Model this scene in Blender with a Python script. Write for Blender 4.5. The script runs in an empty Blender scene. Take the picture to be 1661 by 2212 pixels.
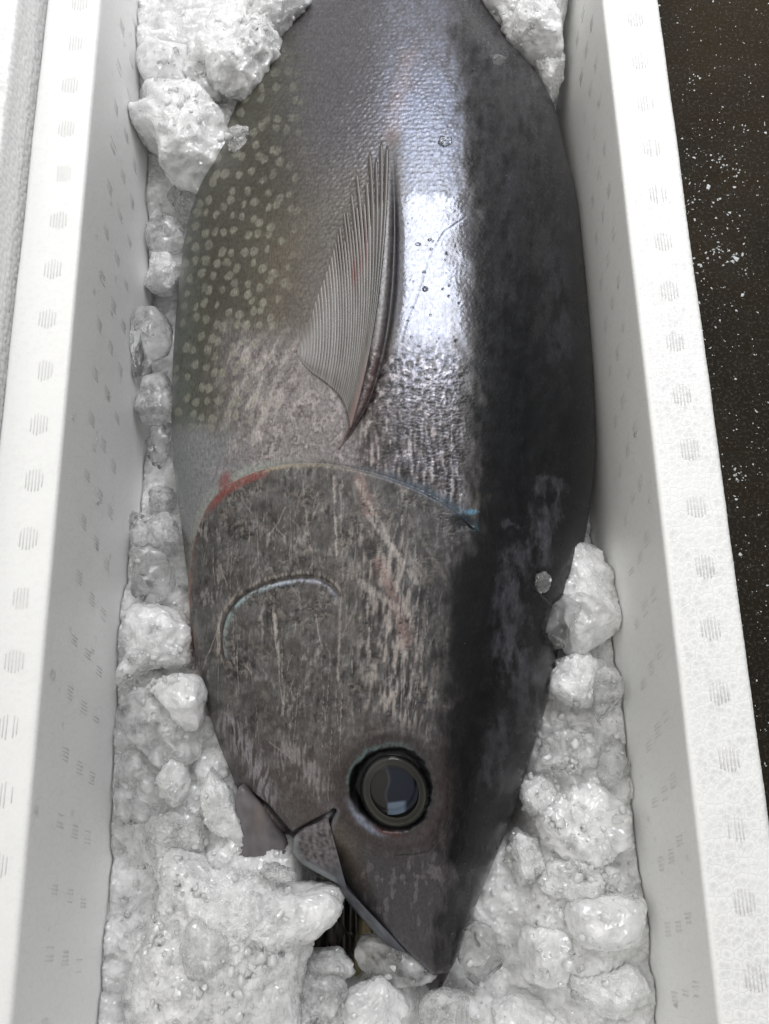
import bpy, math, random
import numpy as np
from mathutils import Matrix, Vector
S = bpy.context.scene
COL = S.collection
random.seed(7)

# ------------------------------------------------------------------ camera
# measurements below were taken on a 1661 x 2212 view of the photograph
FW, FH, FPX = 1661.0, 2212.0, 1640.0
CAM = np.array([0.0, 0.0, 0.508])
TILT, ROLL = math.atan(FPX / 6503.0), math.radians(1.23)
_f = np.array([0, math.sin(TILT), -math.cos(TILT)])
_u = np.array([0, math.cos(TILT), math.sin(TILT)])
_r = np.array([1.0, 0, 0])
RT = _r * math.cos(ROLL) - _u * math.sin(ROLL)
UP = _u * math.cos(ROLL) + _r * math.sin(ROLL)
cam = bpy.data.cameras.new('camera'); co = bpy.data.objects.new('camera', cam); COL.objects.link(co)
m = Matrix(((RT[0], UP[0], -_f[0], CAM[0]), (RT[1], UP[1], -_f[1], CAM[1]), (RT[2], UP[2], -_f[2], CAM[2]), (0, 0, 0, 1)))
co.matrix_world = m
cam.sensor_fit = 'VERTICAL'; cam.sensor_height = 24; cam.sensor_width = 18
cam.lens = 24 * FPX / FH
cam.clip_start = 0.01; cam.clip_end = 100
S.camera = co

# ------------------------------------------------------------------ light
W = bpy.data.worlds.new('World'); S.world = W; W.use_nodes = True
def world():
    nt = W.node_tree; nt.nodes.clear()
    out = nt.nodes.new('ShaderNodeOutputWorld'); bg = nt.nodes.new('ShaderNodeBackground')
    tc = nt.nodes.new('ShaderNodeTexCoord'); dot = nt.nodes.new('ShaderNodeVectorMath'); dot.operation = 'DOT_PRODUCT'
    d = Vector((-0.25, 0.10, 0.70)).normalized(); dot.inputs[1].default_value = d
    cr = nt.nodes.new('ShaderNodeValToRGB'); e = cr.color_ramp.elements
    e[0].position = 0.0; e[0].color = (0.10, 0.10, 0.10, 1)
    e[1].position = 1.0; e[1].color = (0.97, 0.955, 0.93, 1)
    k = e.new(0.5); k.color = (0.52, 0.515, 0.50, 1)
    nt.links.new(tc.outputs['Generated'], dot.inputs[0]); nt.links.new(dot.outputs['Value'], cr.inputs[0])
    nt.links.new(cr.outputs[0], bg.inputs[0]); bg.inputs[1].default_value = 0.74
    nt.links.new(bg.outputs[0], out.inputs[0])
world()
def area(name, loc, target, sx, sy, power, color=(1, 1, 1), yaxis=(0, 1, 0)):
    L = bpy.data.lights.new(name, 'AREA'); L.shape = 'RECTANGLE'; L.size = sx; L.size_y = sy
    L.energy = power; L.color = color
    o = bpy.data.objects.new(name, L); COL.objects.link(o)
    z = (Vector(loc) - Vector(target)).normalized(); y = Vector(yaxis); x = y.cross(z).normalized(); y = z.cross(x)
    M = Matrix((x, y, z)).transposed().to_4x4(); M.translation = loc; o.matrix_world = M
    return o
# the bright opening high over the far end of the box
area('window_light', (0.48, 1.60, 1.60), (0.48, 1.601, 0.0), 0.74, 1.65, 33, (0.95, 0.97, 1.0))
# broad soft daylight from overhead and the left
area('roof_light', (-1.0, 0.9, 1.9), (-0.6, 0.25, 0.0), 2.0, 2.2, 10, (1.0, 0.965, 0.90))
S.view_settings.view_transform = 'Standard'; S.view_settings.look = 'None'
S.view_settings.gamma = 1.0; S.view_settings.exposure = 0.12
S.render.engine = 'CYCLES'
c = S.cycles
c.use_denoising = True; c.max_bounces = 14; c.transmission_bounces = 12; c.diffuse_bounces = 5; c.glossy_bounces = 4
c.transparent_max_bounces = 8; c.sample_clamp_indirect = 6; c.blur_glossy = 0.5
c.caustics_refractive = True; c.caustics_reflective = False

# ------------------------------------------------------------------ maths
def proj(P):
    d = P - CAM; z = d @ _f
    return FW / 2 + FPX * (d @ RT) / z, FH / 2 - FPX * (d @ UP) / z
def unproj(px, py, z):
    px = np.asarray(px, float); py = np.asarray(py, float)
    d = _f + np.multiply.outer((px - FW / 2) / FPX, RT) - np.multiply.outer((py - FH / 2) / FPX, UP)
    t = (z - CAM[2]) / d[..., 2]
    return CAM + d * t[..., None]
def lin(r, g, b):
    c = np.array([r, g, b], float) / 255
    return np.where(c <= 0.04045, c / 12.92, ((c + 0.055) / 1.055) ** 2.4)
def sst(a, b, x):
    t = np.clip((x - a) / (b - a), 0, 1); return t * t * (3 - 2 * t)
_rs = np.random.RandomState(11)
PERM = _rs.permutation(4096)
RND = _rs.rand(4096)
GA = _rs.rand(4096) * 2 * np.pi
G3 = _rs.normal(size=(4096, 3)); G3 /= np.linalg.norm(G3, axis=1)[:, None]
def h2(i, j, s=0): return PERM[(PERM[(i + s * 57) & 4095] + j) & 4095]
def gn(x, y, s=0):
    i = np.floor(x).astype(int); j = np.floor(y).astype(int); fx = x - i; fy = y - j
    u = fx ** 3 * (fx * (fx * 6 - 15) + 10); v = fy ** 3 * (fy * (fy * 6 - 15) + 10)
    def g(a, b):
        an = GA[h2(i + a, j + b, s)]; return np.cos(an) * (fx - a) + np.sin(an) * (fy - b)
    return 1.5 * ((g(0, 0) * (1 - u) + g(1, 0) * u) * (1 - v) + (g(0, 1) * (1 - u) + g(1, 1) * u) * v)
def fbm(x, y, o=4, s=0, k=0.55):
    t = 0; a = 1; n = 0
    for q in range(o):
        t = t + a * gn(x * 2 ** q + 17.3 * q, y * 2 ** q - 9.1 * q, s + q); n += a; a *= k
    return t / n * 1.3
def vor(x, y, s=0, jit=1.0):
    i = np.floor(x).astype(int); j = np.floor(y).astype(int)
    f1 = np.full(x.shape, 9.0); f2 = f1.copy(); idv = np.zeros(x.shape)
    for a in (-1, 0, 1):
        for b in (-1, 0, 1):
            h = h2(i + a, j + b, s)
            cx = i + a + 0.5 + (RND[h] - .5) * jit; cy = j + b + 0.5 + (RND[(h * 7 + 3) & 4095] - .5) * jit
            d = np.hypot(x - cx, y - cy)
            n = d < f1
            f2 = np.where(n, f1, np.minimum(f2, d)); idv = np.where(n, RND[(h * 13 + 5) & 4095], idv); f1 = np.where(n, d, f1)
    return f1, f2, idv
def n3(P, s=0):
    i = np.floor(P).astype(int); f = P - i; u = f ** 3 * (f * (f * 6 - 15) + 10); r = 0
    for a in (0, 1):
        for b in (0, 1):
            for c_ in (0, 1):
                h = PERM[(h2(i[:, 0] + a, i[:, 1] + b, s) + i[:, 2] + c_) & 4095]
                g = G3[h]; d = (g * (f - np.array([a, b, c_]))).sum(1)
                w = (u[:, 0] if a else 1 - u[:, 0]) * (u[:, 1] if b else 1 - u[:, 1]) * (u[:, 2] if c_ else 1 - u[:, 2])
                r = r + w * d
    return 1.6 * r
def f3(P, o=3, s=0, k=.5):
    t = 0; a = 1; n = 0
    for q in range(o): t = t + a * n3(P * 2 ** q + 5.7 * q, s + q); n += a; a *= k
    return t / n
def pdist(X, Y, pts, pad=60):
    """distance to a polyline, signed (+ = right-hand side walking along it in image space), and 0-1 position"""
    pts = np.array(pts, float); D = np.full(X.shape, 1e3); T = np.zeros(X.shape); SG = np.ones(X.shape)
    L = np.r_[0, np.cumsum(np.hypot(*np.diff(pts, axis=0).T))]
    m_ = (X > pts[:, 0].min() - pad) & (X < pts[:, 0].max() + pad) & (Y > pts[:, 1].min() - pad) & (Y < pts[:, 1].max() + pad)
    x = X[m_]; y = Y[m_]; d = np.full(x.shape, 1e3); t = np.zeros(x.shape); sg = np.ones(x.shape)
    for k in range(len(pts) - 1):
        a = pts[k]; e = pts[k + 1] - a; l2 = (e ** 2).sum()
        q = np.clip(((x - a[0]) * e[0] + (y - a[1]) * e[1]) / l2, 0, 1)
        dd = np.hypot(x - a[0] - q * e[0], y - a[1] - q * e[1]); n = dd < d
        cr = e[0] * (y - a[1]) - e[1] * (x - a[0])
        d = np.where(n, dd, d); t = np.where(n, (L[k] + q * (L[k + 1] - L[k])) / L[-1], t); sg = np.where(n, np.sign(cr), sg)
    D[m_] = d; T[m_] = t; SG[m_] = sg
    return D, T, SG
def smooth_poly(pts, n=12, closed=False):
    p = np.array(pts, float); out = []
    N = len(p); rng = range(N if closed else N - 1)
    for k in rng:
        if closed: a, b, c_, d = p[(k - 1) % N], p[k], p[(k + 1) % N], p[(k + 2) % N]
        else: a, b, c_, d = p[max(k - 1, 0)], p[k], p[k + 1], p[min(k + 2, N - 1)]
        for t in np.linspace(0, 1, n, endpoint=False):
            out.append(0.5 * (2 * b + (c_ - a) * t + (2 * a - 5 * b + 4 * c_ - d) * t * t + (3 * b - a - 3 * c_ + d) * t ** 3))
    if not closed: out.append(p[-1])
    return np.array(out)

# ------------------------------------------------------------------ meshes
def mesh(name, V, F, mat=None, parent=None, col=None, smooth=True, attrs=None, mats=None, mi=None):
    me = bpy.data.meshes.new(name)
    V = np.asarray(V, np.float32); F = np.asarray(F, np.int32)
    me.vertices.add(len(V)); me.vertices.foreach_set('co', V.ravel())
    k = F.shape[1]
    me.loops.add(F.size); me.loops.foreach_set('vertex_index', F.ravel())
    me.polygons.add(len(F)); me.polygons.foreach_set('loop_start', np.arange(len(F), dtype=np.int32) * k)
    me.polygons.foreach_set('loop_total', np.full(len(F), k, np.int32))
    me.polygons.foreach_set('use_smooth', np.broadcast_to(np.asarray(smooth, bool), (len(F),)).copy())
    for mm in (mats or ([mat] if mat else [])): me.materials.append(mm)
    if mi is not None: me.polygons.foreach_set('material_index', np.asarray(mi, np.int32))
    me.update(calc_edges=True)
    if col is not None:
        a = me.color_attributes.new('paint', 'FLOAT_COLOR', 'POINT')
        cc = np.ones((len(V), 4), np.float32); cc[:, :col.shape[1]] = col; a.data.foreach_set('color', cc.ravel())
    for n_, v in (attrs or {}).items():
        a = me.attributes.new(n_, 'FLOAT', 'POINT'); a.data.foreach_set('value', np.asarray(v, np.float32))
    o = bpy.data.objects.new(name, me); COL.objects.link(o)
    if parent is not None: o.parent = parent
    return o
def grid_faces(nr, nc, wrap=False):
    i = np.arange(nr - 1)[:, None] * nc; j = np.arange(nc if wrap else nc - 1)[None]
    j2 = (j + 1) % nc
    return np.stack([i + j, i + j2, i + nc + j2, i + nc + j], -1).reshape(-1, 4)
def empty(name, loc, label=None, cat=None, group=None):
    o = bpy.data.objects.new(name, None); COL.objects.link(o); o.location = loc; o.empty_display_size = .05
    if label: o['label'] = label
    if cat: o['category'] = cat
    if group: o['group'] = group
    return o
def tag(o, label, cat, group=None, kind=None):
    o['label'] = label; o['category'] = cat
    if group: o['group'] = group
    if kind: o['kind'] = kind
    return o

# ------------------------------------------------------------------ materials
class NT:
    def __init__(s, name):
        s.m = bpy.data.materials.new(name); s.m.use_nodes = True; s.t = s.m.node_tree; s.t.nodes.clear()
        s.out = s.n('ShaderNodeOutputMaterial')
    def n(s, ty, **k):
        x = s.t.nodes.new(ty)
        for a, b in k.items(): setattr(x, a, b)
        return x
    def l(s, a, b): s.t.links.new(a, b)
    def inp(s, x, **k):
        for a, b in k.items():
            i = x.inputs[a.replace('_', ' ')]
            if hasattr(b, 'is_output'): s.l(b, i)
            else: i.default_value = b
        return x
    def noise(s, vec, scale, detail=4, rough=.55, dist=0):
        x = s.n('ShaderNodeTexNoise'); s.l(vec, x.inputs['Vector']); s.inp(x, Scale=scale, Detail=float(detail), Roughness=rough, Distortion=float(dist)); return x.outputs['Fac']
    def voro(s, vec, scale, feat='F1', rnd=1.0, out='Distance'):
        x = s.n('ShaderNodeTexVoronoi', feature=feat); s.l(vec, x.inputs['Vector']); s.inp(x, Scale=scale, Randomness=rnd); return x.outputs[out]
    def ramp(s, v, stops):
        x = s.n('ShaderNodeValToRGB'); s.l(v, x.inputs[0]); e = x.color_ramp.elements
        while len(e) < len(stops): e.new(0.5)
        for k, (p, c_) in enumerate(stops):
            e[k].position = p; e[k].color = (*c_, 1) if hasattr(c_, '__len__') else (c_, c_, c_, 1)
        return x.outputs[0]
    def math(s, op, a, b=0.0):
        x = s.n('ShaderNodeMath', operation=op)
        for i, v in enumerate((a, b)):
            if hasattr(v, 'is_output'): s.l(v, x.inputs[i])
            else: x.inputs[i].default_value = v
        return x.outputs[0]
    def mixc(s, f, a, b):
        x = s.n('ShaderNodeMix', data_type='RGBA')
        for i, v in ((0, f), (6, a), (7, b)):
            if hasattr(v, 'is_output'): s.l(v, x.inputs[i])
            else: x.inputs[i].default_value = v if i == 0 else (*v, 1)
        return x.outputs[2]
    def bump(s, h, dist, strength=1.0, nrm=None):
        x = s.n('ShaderNodeBump'); s.l(h, x.inputs['Height']); s.inp(x, Strength=strength, Distance=dist)
        if nrm: s.l(nrm, x.inputs['Normal'])
        return x.outputs[0]
    def vec(s, out='Object', scale=None):
        x = s.n('ShaderNodeTexCoord').outputs[out]
        if scale:
            mp = s.n('ShaderNodeMapping'); s.l(x, mp.inputs[0]); mp.inputs['Scale'].default_value = scale; x = mp.outputs[0]
        return x
    def bsdf(s, **k):
        x = s.n('ShaderNodeBsdfPrincipled'); s.inp(x, **k); return x
    def done(s, sh): s.l(sh, s.out.inputs['Surface']); return s.m

def foam_mat(name, beads, strength=1.0):
    t = NT(name); v = t.vec()
    big = t.noise(v, 9, 3); g = t.noise(v, 900, 3)
    base = t.mixc(t.math('MULTIPLY', big, .5), (.92, .92, .905), (.85, .85, .845))
    if beads:
        wv = t.n('ShaderNodeVectorMath', operation='ADD'); sc_ = t.n('ShaderNodeVectorMath', operation='SCALE'); nn = t.n('ShaderNodeTexNoise'); t.l(v, nn.inputs[0]); t.inp(nn, Scale=90., Detail=2.); t.l(nn.outputs['Color'], sc_.inputs[0]); sc_.inputs['Scale'].default_value = .003; t.l(v, wv.inputs[0]); t.l(sc_.outputs[0], wv.inputs[1])
        vv_ = wv.outputs[0]; ve = t.n('ShaderNodeTexVoronoi', feature='DISTANCE_TO_EDGE', voronoi_dimensions='2D'); t.l(vv_, ve.inputs['Vector']); t.inp(ve, Scale=190., Randomness=.9)
        vf = t.n('ShaderNodeTexVoronoi', feature='F1', voronoi_dimensions='2D'); t.l(vv_, vf.inputs['Vector']); t.inp(vf, Scale=190., Randomness=.9)
        patchy = t.ramp(t.noise(v, 26, 3), [(.35, .25), (.65, 1)])
        e_ = ve.outputs['Distance']; f_ = vf.outputs['Distance']
        base = t.mixc(t.math('MULTIPLY', t.ramp(f_, [(.12, .55), (.42, 0)]), t.math('MULTIPLY', patchy, strength)), base, (.62, .62, .635))
        base = t.mixc(t.math('MULTIPLY', t.ramp(e_, [(.01, .4), (.07, 0)]), t.math('MULTIPLY', patchy, strength)), base, (.62, .62, .63))
    if beads:
        fi_ = t.noise(v, 420, 3)
        hgt = t.math('ADD', t.math('ADD', t.math('MULTIPLY', fi_, .3), t.ramp(e_, [(0, 0), (.12, .8), (.45, 1)])), t.math('MULTIPLY', g, .1))
        b = t.bump(hgt, .00022 * strength, .8)
    else:
        sp = t.voro(v, 260, 'F1'); sm = t.noise(v, 60, 4)
        e = t.voro(v, 150, 'DISTANCE_TO_EDGE')
        base = t.mixc(t.ramp(e, [(0, .22), (.05, 0)]), base, (.60, .60, .60))
        hgt = t.math('ADD', t.math('MULTIPLY', t.ramp(e, [(0, 0), (.08, 1)]), .25), t.math('MULTIPLY', sm, .8))
        b = t.bump(hgt, .0004, .5)
    p = t.bsdf(Base_Color=base, Roughness=.42, IOR=1.4, Normal=b)
    p.inputs['Subsurface Weight'].default_value = 0.25; p.inputs['Subsurface Radius'].default_value = (1, 1, 1); p.inputs['Subsurface Scale'].default_value = .006
    return t.done(p.outputs[0])
FOAM_TOP = foam_mat('foam_beads', True, 1.0); FOAM_TOP_SOFT = foam_mat('foam_beads_faint', True, .25); FOAM_IN = foam_mat('foam_moulded', False)  # soft one: same foam with fainter, paler bead pattern

def ground_mat():
    t = NT('wet_ground'); v = t.vec()
    n = t.noise(v, 3, 6, .6); n2 = t.noise(v, 260, 4, .7); n3_ = t.noise(v, 24, 5, .65)
    c1 = t.mixc(t.ramp(n, [(.35, 0), (.65, 1)]), (.009, .0075, .005), (.030, .021, .011))
    c2 = t.mixc(t.ramp(n2, [(.52, 0), (.72, .8)]), c1, (.09, .08, .065))
    c3 = t.mixc(t.ramp(n3_, [(.6, 0), (.8, .5)]), c2, (.006, .006, .006))
    b = t.bump(n2, .002, .8)
    return t.done(t.bsdf(Base_Color=c3, Roughness=t.ramp(n3_, [(.3, .45), (.7, .85)]), IOR=1.25, Normal=b).outputs[0])

# ------------------------------------------------------------------ ground
GZ = -0.335
gm = mesh('ground', [(-6, -6, GZ), (6, -6, GZ), (6, 8, GZ), (-6, 8, GZ)], [(0, 1, 2, 3)], ground_mat()); gm['kind'] = 'structure'

# ------------------------------------------------------------------ foam boxes
XL, XR = -0.2275, 0.1905           # inner faces of the open box at the rim
XLO, XRO = -0.2725, 0.2365         # outer faces
Y0, Y1 = -0.262, 1.02
FLOOR_Z = -0.285
def add_bar(Vs, Fs, a, b, w, h, up=(0, 0, 1)):
    """a low rounded ridge from a to b"""
    a = np.array(a, float); b = np.array(b, float); up = np.array(up, float)
    d = (b - a) / np.linalg.norm(b - a); s = np.cross(d, up); n0 = len(Vs)
    prof = [(-1, -.6), (-.8, .55), (0, 1), (.8, .55), (1, -.6)]
    for p, sc in ((a - d * w * .5, .35), (a, 1), (b, 1), (b + d * w * .5, .35)):
        for x, z in prof: Vs.append(p + s * x * w / 2 * sc + up * (z * h if z > 0 else z * h) * (sc if z > 0 else 1))
    for k in range(3):
        for q in range(4):
            Fs.append((n0 + k * 5 + q, n0 + k * 5 + q + 1, n0 + (k + 1) * 5 + q + 1, n0 + (k + 1) * 5 + q))
def sweep_wall(name, prof, y0, y1, parent, seed, amp_fn, step=.0012, contrast=1.0):
    """prof: list of (x, z) points around the wall section, from the inside foot over the top to the outside foot"""
    pr = np.array(prof, float); L = np.r_[0, np.cumsum(np.hypot(*np.diff(pr, axis=0).T))]
    n = int(L[-1] / step) + 1
    n = min(n, 300) if step > .001 else min(n, 480)
    s = np.linspace(0, L[-1], n); x = np.interp(s, L, pr[:, 0]); z = np.interp(s, L, pr[:, 1])
    nx = -np.gradient(z, s); nz = np.gradient(x, s)
    kx = np.convolve(np.pad(nx, 2, 'edge'), np.ones(5) / 5, 'valid'); kz = np.convolve(np.pad(nz, 2, 'edge'), np.ones(5) / 5, 'valid')
    q = np.hypot(kx, kz); kx /= q; kz /= q
    sgn = 1 if pr[:, 1].argmax() and (kz[n // 2] > 0) else -1
    kx *= sgn; kz *= sgn
    ys = np.arange(y0, y1, step)
    SS, YY = np.meshgrid(s, ys)
    f1, f2, idv = vor(SS / .0060 + .25 * fbm(SS / .01, YY / .01, 2, 4), YY / .0060, seed, .8)
    bead = .8 * sst(0, .35, f2 - f1) * (1 - .45 * f1 ** 2) + .3 * (idv - .5)
    am = amp_fn(np.broadcast_to(x, SS.shape), np.broadcast_to(z, SS.shape), np.broadcast_to(np.abs(kz), SS.shape))
    dd = am * (bead - 1)
    big = .0006 * fbm(SS / .05, YY / .09, 3, seed + 5) * (np.abs(np.broadcast_to(kz, SS.shape)) + .3)
    dd = dd + big
    V = np.stack([x[None] + kx[None] * dd, YY, z[None] + kz[None] * dd], -1)
    F = grid_faces(len(ys), n)
    mi = (np.abs(kz)[:-1] < .75).astype(int); mi = np.broadcast_to(mi, (len(ys) - 1, n - 1)).ravel()
    if sgn < 0: F = F[:, ::-1]
    return mesh_wall(name, V.reshape(-1, 3), F, mi, parent)
_extra = {}
def mesh_wall(name, V, F, mi, parent):
    Vs, Fs, Ms = _extra.pop(name + str(parent.name), ([], [], []))
    if Vs:
        n0 = len(V); V = np.vstack([V, np.array(Vs)]); F = np.vstack([F, np.array(Fs) + n0]); mi = np.r_[mi, np.array(Ms)]
    return mesh('wall', V, F, None, parent, mats=[FOAM_TOP_SOFT if name == 'L' else FOAM_TOP, FOAM_IN], mi=mi)

box = empty('foam_box', (0, 0, 0), 'open white foam box full of ice with the big fish lying in it', 'box')
def bead_amp(x, z, nz): return np.where(nz > .6, .00010, .00005)
def bead_amp_out(x, z, nz): return np.where(nz > .6, .00015, np.where(x > .2, .0008, .00005))
def round_top(xi, xo, zt, foot, r=.0022, draft=0.0):
    s = 1 if xo > xi else -1
    p = [(xi - s * draft, foot)]
    for k in range(5): a = k / 4 * math.pi / 2; p.append((xi + s * r * (1 - math.cos(a)), zt - r + r * math.sin(a)))
    for k in range(5): a = k / 4 * math.pi / 2; p.append((xo - s * r * (1 - math.sin(a)), zt - r + r * math.cos(a)))
    p.append((xo, foot)); return p
# the moulded press marks: clusters of short ridges on the rim, and on the inner faces
def rim_marks(xc, ys, seed, ridge=.0003):
    Vs, Fs = [], []; rr = random.Random(seed)
    for y in ys:
        R = .0078; cx = xc + rr.uniform(-.001, .001)
        for k in range(6):
            x = cx + (k - 2.5) * .0023; hl = math.sqrt(max(R * R - (x - cx) ** 2, 1e-6)) * rr.uniform(.85, 1.05)
            if rr.random() < .06: continue
            add_bar(Vs, Fs, (x + rr.uniform(-.0002, .0002), y - hl, 0.0), (x, y + hl, 0.0), .0009, ridge)
    return Vs, Fs
def wall_marks(x, nx, y_first, dy, count, seed, depths):
    Vs, Fs = [], []; rr = random.Random(seed)
    for c_ in range(count):
        y = y_first + c_ * dy
        for di, dz in enumerate(depths):
            yy = y + di * .010 * (-1) + rr.uniform(-.002, .002); z = -dz
            for k in range(4):
                z2 = z + (k - 1.5) * .0016; y2 = yy + (k - 1.5) * .0032
                if rr.random() < .12: continue
                ox = lambda zz: x + nx * .012 * -zz / .335
                hh = rr.uniform(.7, 1.0); y2 = yy + (k - 1.5) * .0026; z2 = z; add_bar(Vs, Fs, (ox(z2 - .0055), y2 - .0016 * hh, z2 - .0055 * hh), (ox(z2 + .0055), y2 + .0016 * hh, z2 + .0055 * hh), .0012, .00019 * hh, (nx, 0, 0))
    return Vs, Fs
def put(key, *parts):
    Vs, Fs, Ms = [], [], []
    for (v, f), mi_ in parts:
        n0 = len(Vs); Vs += v; Fs += [tuple(i + n0 for i in q) for q in f]; Ms += [mi_] * len(f)
    _extra[key] = (Vs, Fs, Ms)
ysr = [-.30 + .0415 * k for k in range(30)]
put('Lfoam_box', (rim_marks(-.2455, ysr, 3, .0002), 0), (wall_marks(XL, 1, -.28, .0415, 30, 4, (.045, .070, .093)), 1))
sweep_wall('L', round_top(XL, XLO, 0, -.335, draft=.012), Y0, Y1, box, 3, bead_amp)
put('Rfoam_box', (rim_marks(.2150, [y + .012 for y in ysr], 8), 0), (wall_marks(XR, -1, -.26, .0415, 30, 9, (.030, .048, .068)), 1))
sweep_wall('R', round_top(XR, XRO, 0, -.335, draft=.012), Y0, Y1, box, 8, bead_amp_out)
def box_mesh(name, lo, hi, mat, parent, bev=.003):
    (x0, y0, z0), (x1, y1, z1) = lo, hi
    V = [(x, y, z) for x in (x0, x1) for y in (y0, y1) for z in (z0, z1)]
    F = [(0, 1, 3, 2), (4, 6, 7, 5), (0, 4, 5, 1), (2, 3, 7, 6), (0, 2, 6, 4), (1, 5, 7, 3)]
    o = mesh(name, V, F, mat, parent, smooth=False)
    if bev:
        b = o.modifiers.new('b', 'BEVEL'); b.width = bev; b.segments = 3
    return o
box_mesh('wall', (XL + .0012, Y0 - .045, -.335), (XR - .0012, Y0, -.001), FOAM_TOP, box)
box_mesh('wall', (XL + .0012, Y1 - .001, -.335), (XR - .0012, Y1 + .045, -.001), FOAM_TOP, box)
box_mesh('floor', (XL + .0012, Y0 + .001, -.335), (XR - .0012, Y1 - .002, FLOOR_Z), FOAM_IN, box, 0)

nb = empty('foam_box', (-.45, 0, GZ), 'second white foam box with a lid, close against the left side of the fish box', 'box')
lidp = round_top(-.2765, -.42, .033, -.012, .004)
def lid_amp(x, z, nz): return np.where(nz > .6, .0007, .0009)
def shift(o): o.location = (0.45, 0, -GZ)
o = sweep_wall('N', lidp, Y0 - .02, Y1, nb, 14, lid_amp, .0013); o.name = 'lid'; shift(o)
o = box_mesh('body', (-.62, Y0 - .02, GZ), (-.2805, Y1, -.012), FOAM_IN, nb); shift(o)

# ------------------------------------------------------------------ fish body
ZS = -0.135
OUT_L = [(-400, 800), (-150, 740), (0, 655), (60, 618), (150, 555), (260, 500), (340, 467), (420, 430), (500, 403), (600, 388), (700, 378), (850, 370), (1000, 372),
         (1100, 385), (1200, 397), (1350, 415), (1450, 432), (1550, 455), (1650, 488), (1720, 520), (1770, 565), (1800, 618), (1822, 662), (1850, 698), (1880, 722), (1930, 757), (2000, 815),
         (2050, 866), (2090, 896), (2120, 912), (2141, 928)]
OUT_R = [(-400, 960), (-150, 1010), (0, 1058), (90, 1098), (170, 1148), (230, 1192), (350, 1226), (450, 1250), (560, 1262), (700, 1275), (850, 1285), (1000, 1287),
         (1100, 1276), (1200, 1258), (1300, 1232), (1430, 1203), (1500, 1188), (1600, 1160), (1750, 1112), (1880, 1060), (2000, 1012), (2080, 982), (2120, 963), (2141, 950)]
HTOP = [(-400, .050), (-150, .068), (0, .082), (200, .097), (400, .107), (700, .112), (1000, .109), (1300, .104), (1500, .098), (1700, .086), (1850, .070), (2000, .046), (2080, .036), (2125, .026), (2141, .014)]
def ctrl(pts):
    p = unproj([b for a, b in pts], [a for a, b in pts], ZS + .012); o = np.argsort(p[:, 1]); return p[o, 1], p[o, 0]
def mono(x, xp, fp):
    # smooth interpolation (Hermite, finite-difference slopes)
    d = np.gradient(fp, xp); sl = np.diff(fp) / np.diff(xp)
    k = np.clip(np.searchsorted(xp, x) - 1, 0, len(xp) - 2); h = xp[k + 1] - xp[k]; t = np.clip((x - xp[k]) / h, 0, 1)
    return (2 * t ** 3 - 3 * t ** 2 + 1) * fp[k] + (t ** 3 - 2 * t ** 2 + t) * h * d[k] + (-2 * t ** 3 + 3 * t ** 2) * fp[k + 1] + (t ** 3 - t ** 2) * h * d[k + 1]
LY, LX = ctrl(OUT_L); RY, RX = ctrl(OUT_R)
ph = unproj([900] * len(HTOP), [a for a, b in HTOP], ZS + .05); _o = np.argsort(ph[:, 1]); HY = ph[_o, 1]; HV = np.array([b for a, b in HTOP])[_o]
YN = min(LY[0], RY[0]) + 1e-4
def sect(Y):
    xl = mono(Y, LY, LX); xr = mono(Y, RY, RX); h = mono(np.maximum(Y, HY[0]), HY, HV)
    return xl, xr, h
def zmid(Y): return ZS + .006 * sst(-.02, -.24, Y)
PW = 2.25
def body_z(X, Y):
    xl, xr, h = sect(Y); s = np.clip((X - (xl + xr) / 2) / ((xr - xl) / 2), -.999, .999)
    return zmid(Y) + h * (1 - np.abs(s) ** PW) ** (1 / 2.0)
def on_body(px, py, lift=0.0, n=14):
    px = np.asarray(px, float); py = np.asarray(py, float); z = np.full(px.shape, ZS + .09)
    for _ in range(n):
        P = unproj(px, py, z); z = .5 * z + .5 * (body_z(P[..., 0], P[..., 1]) + lift)
    return unproj(px, py, z)

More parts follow.
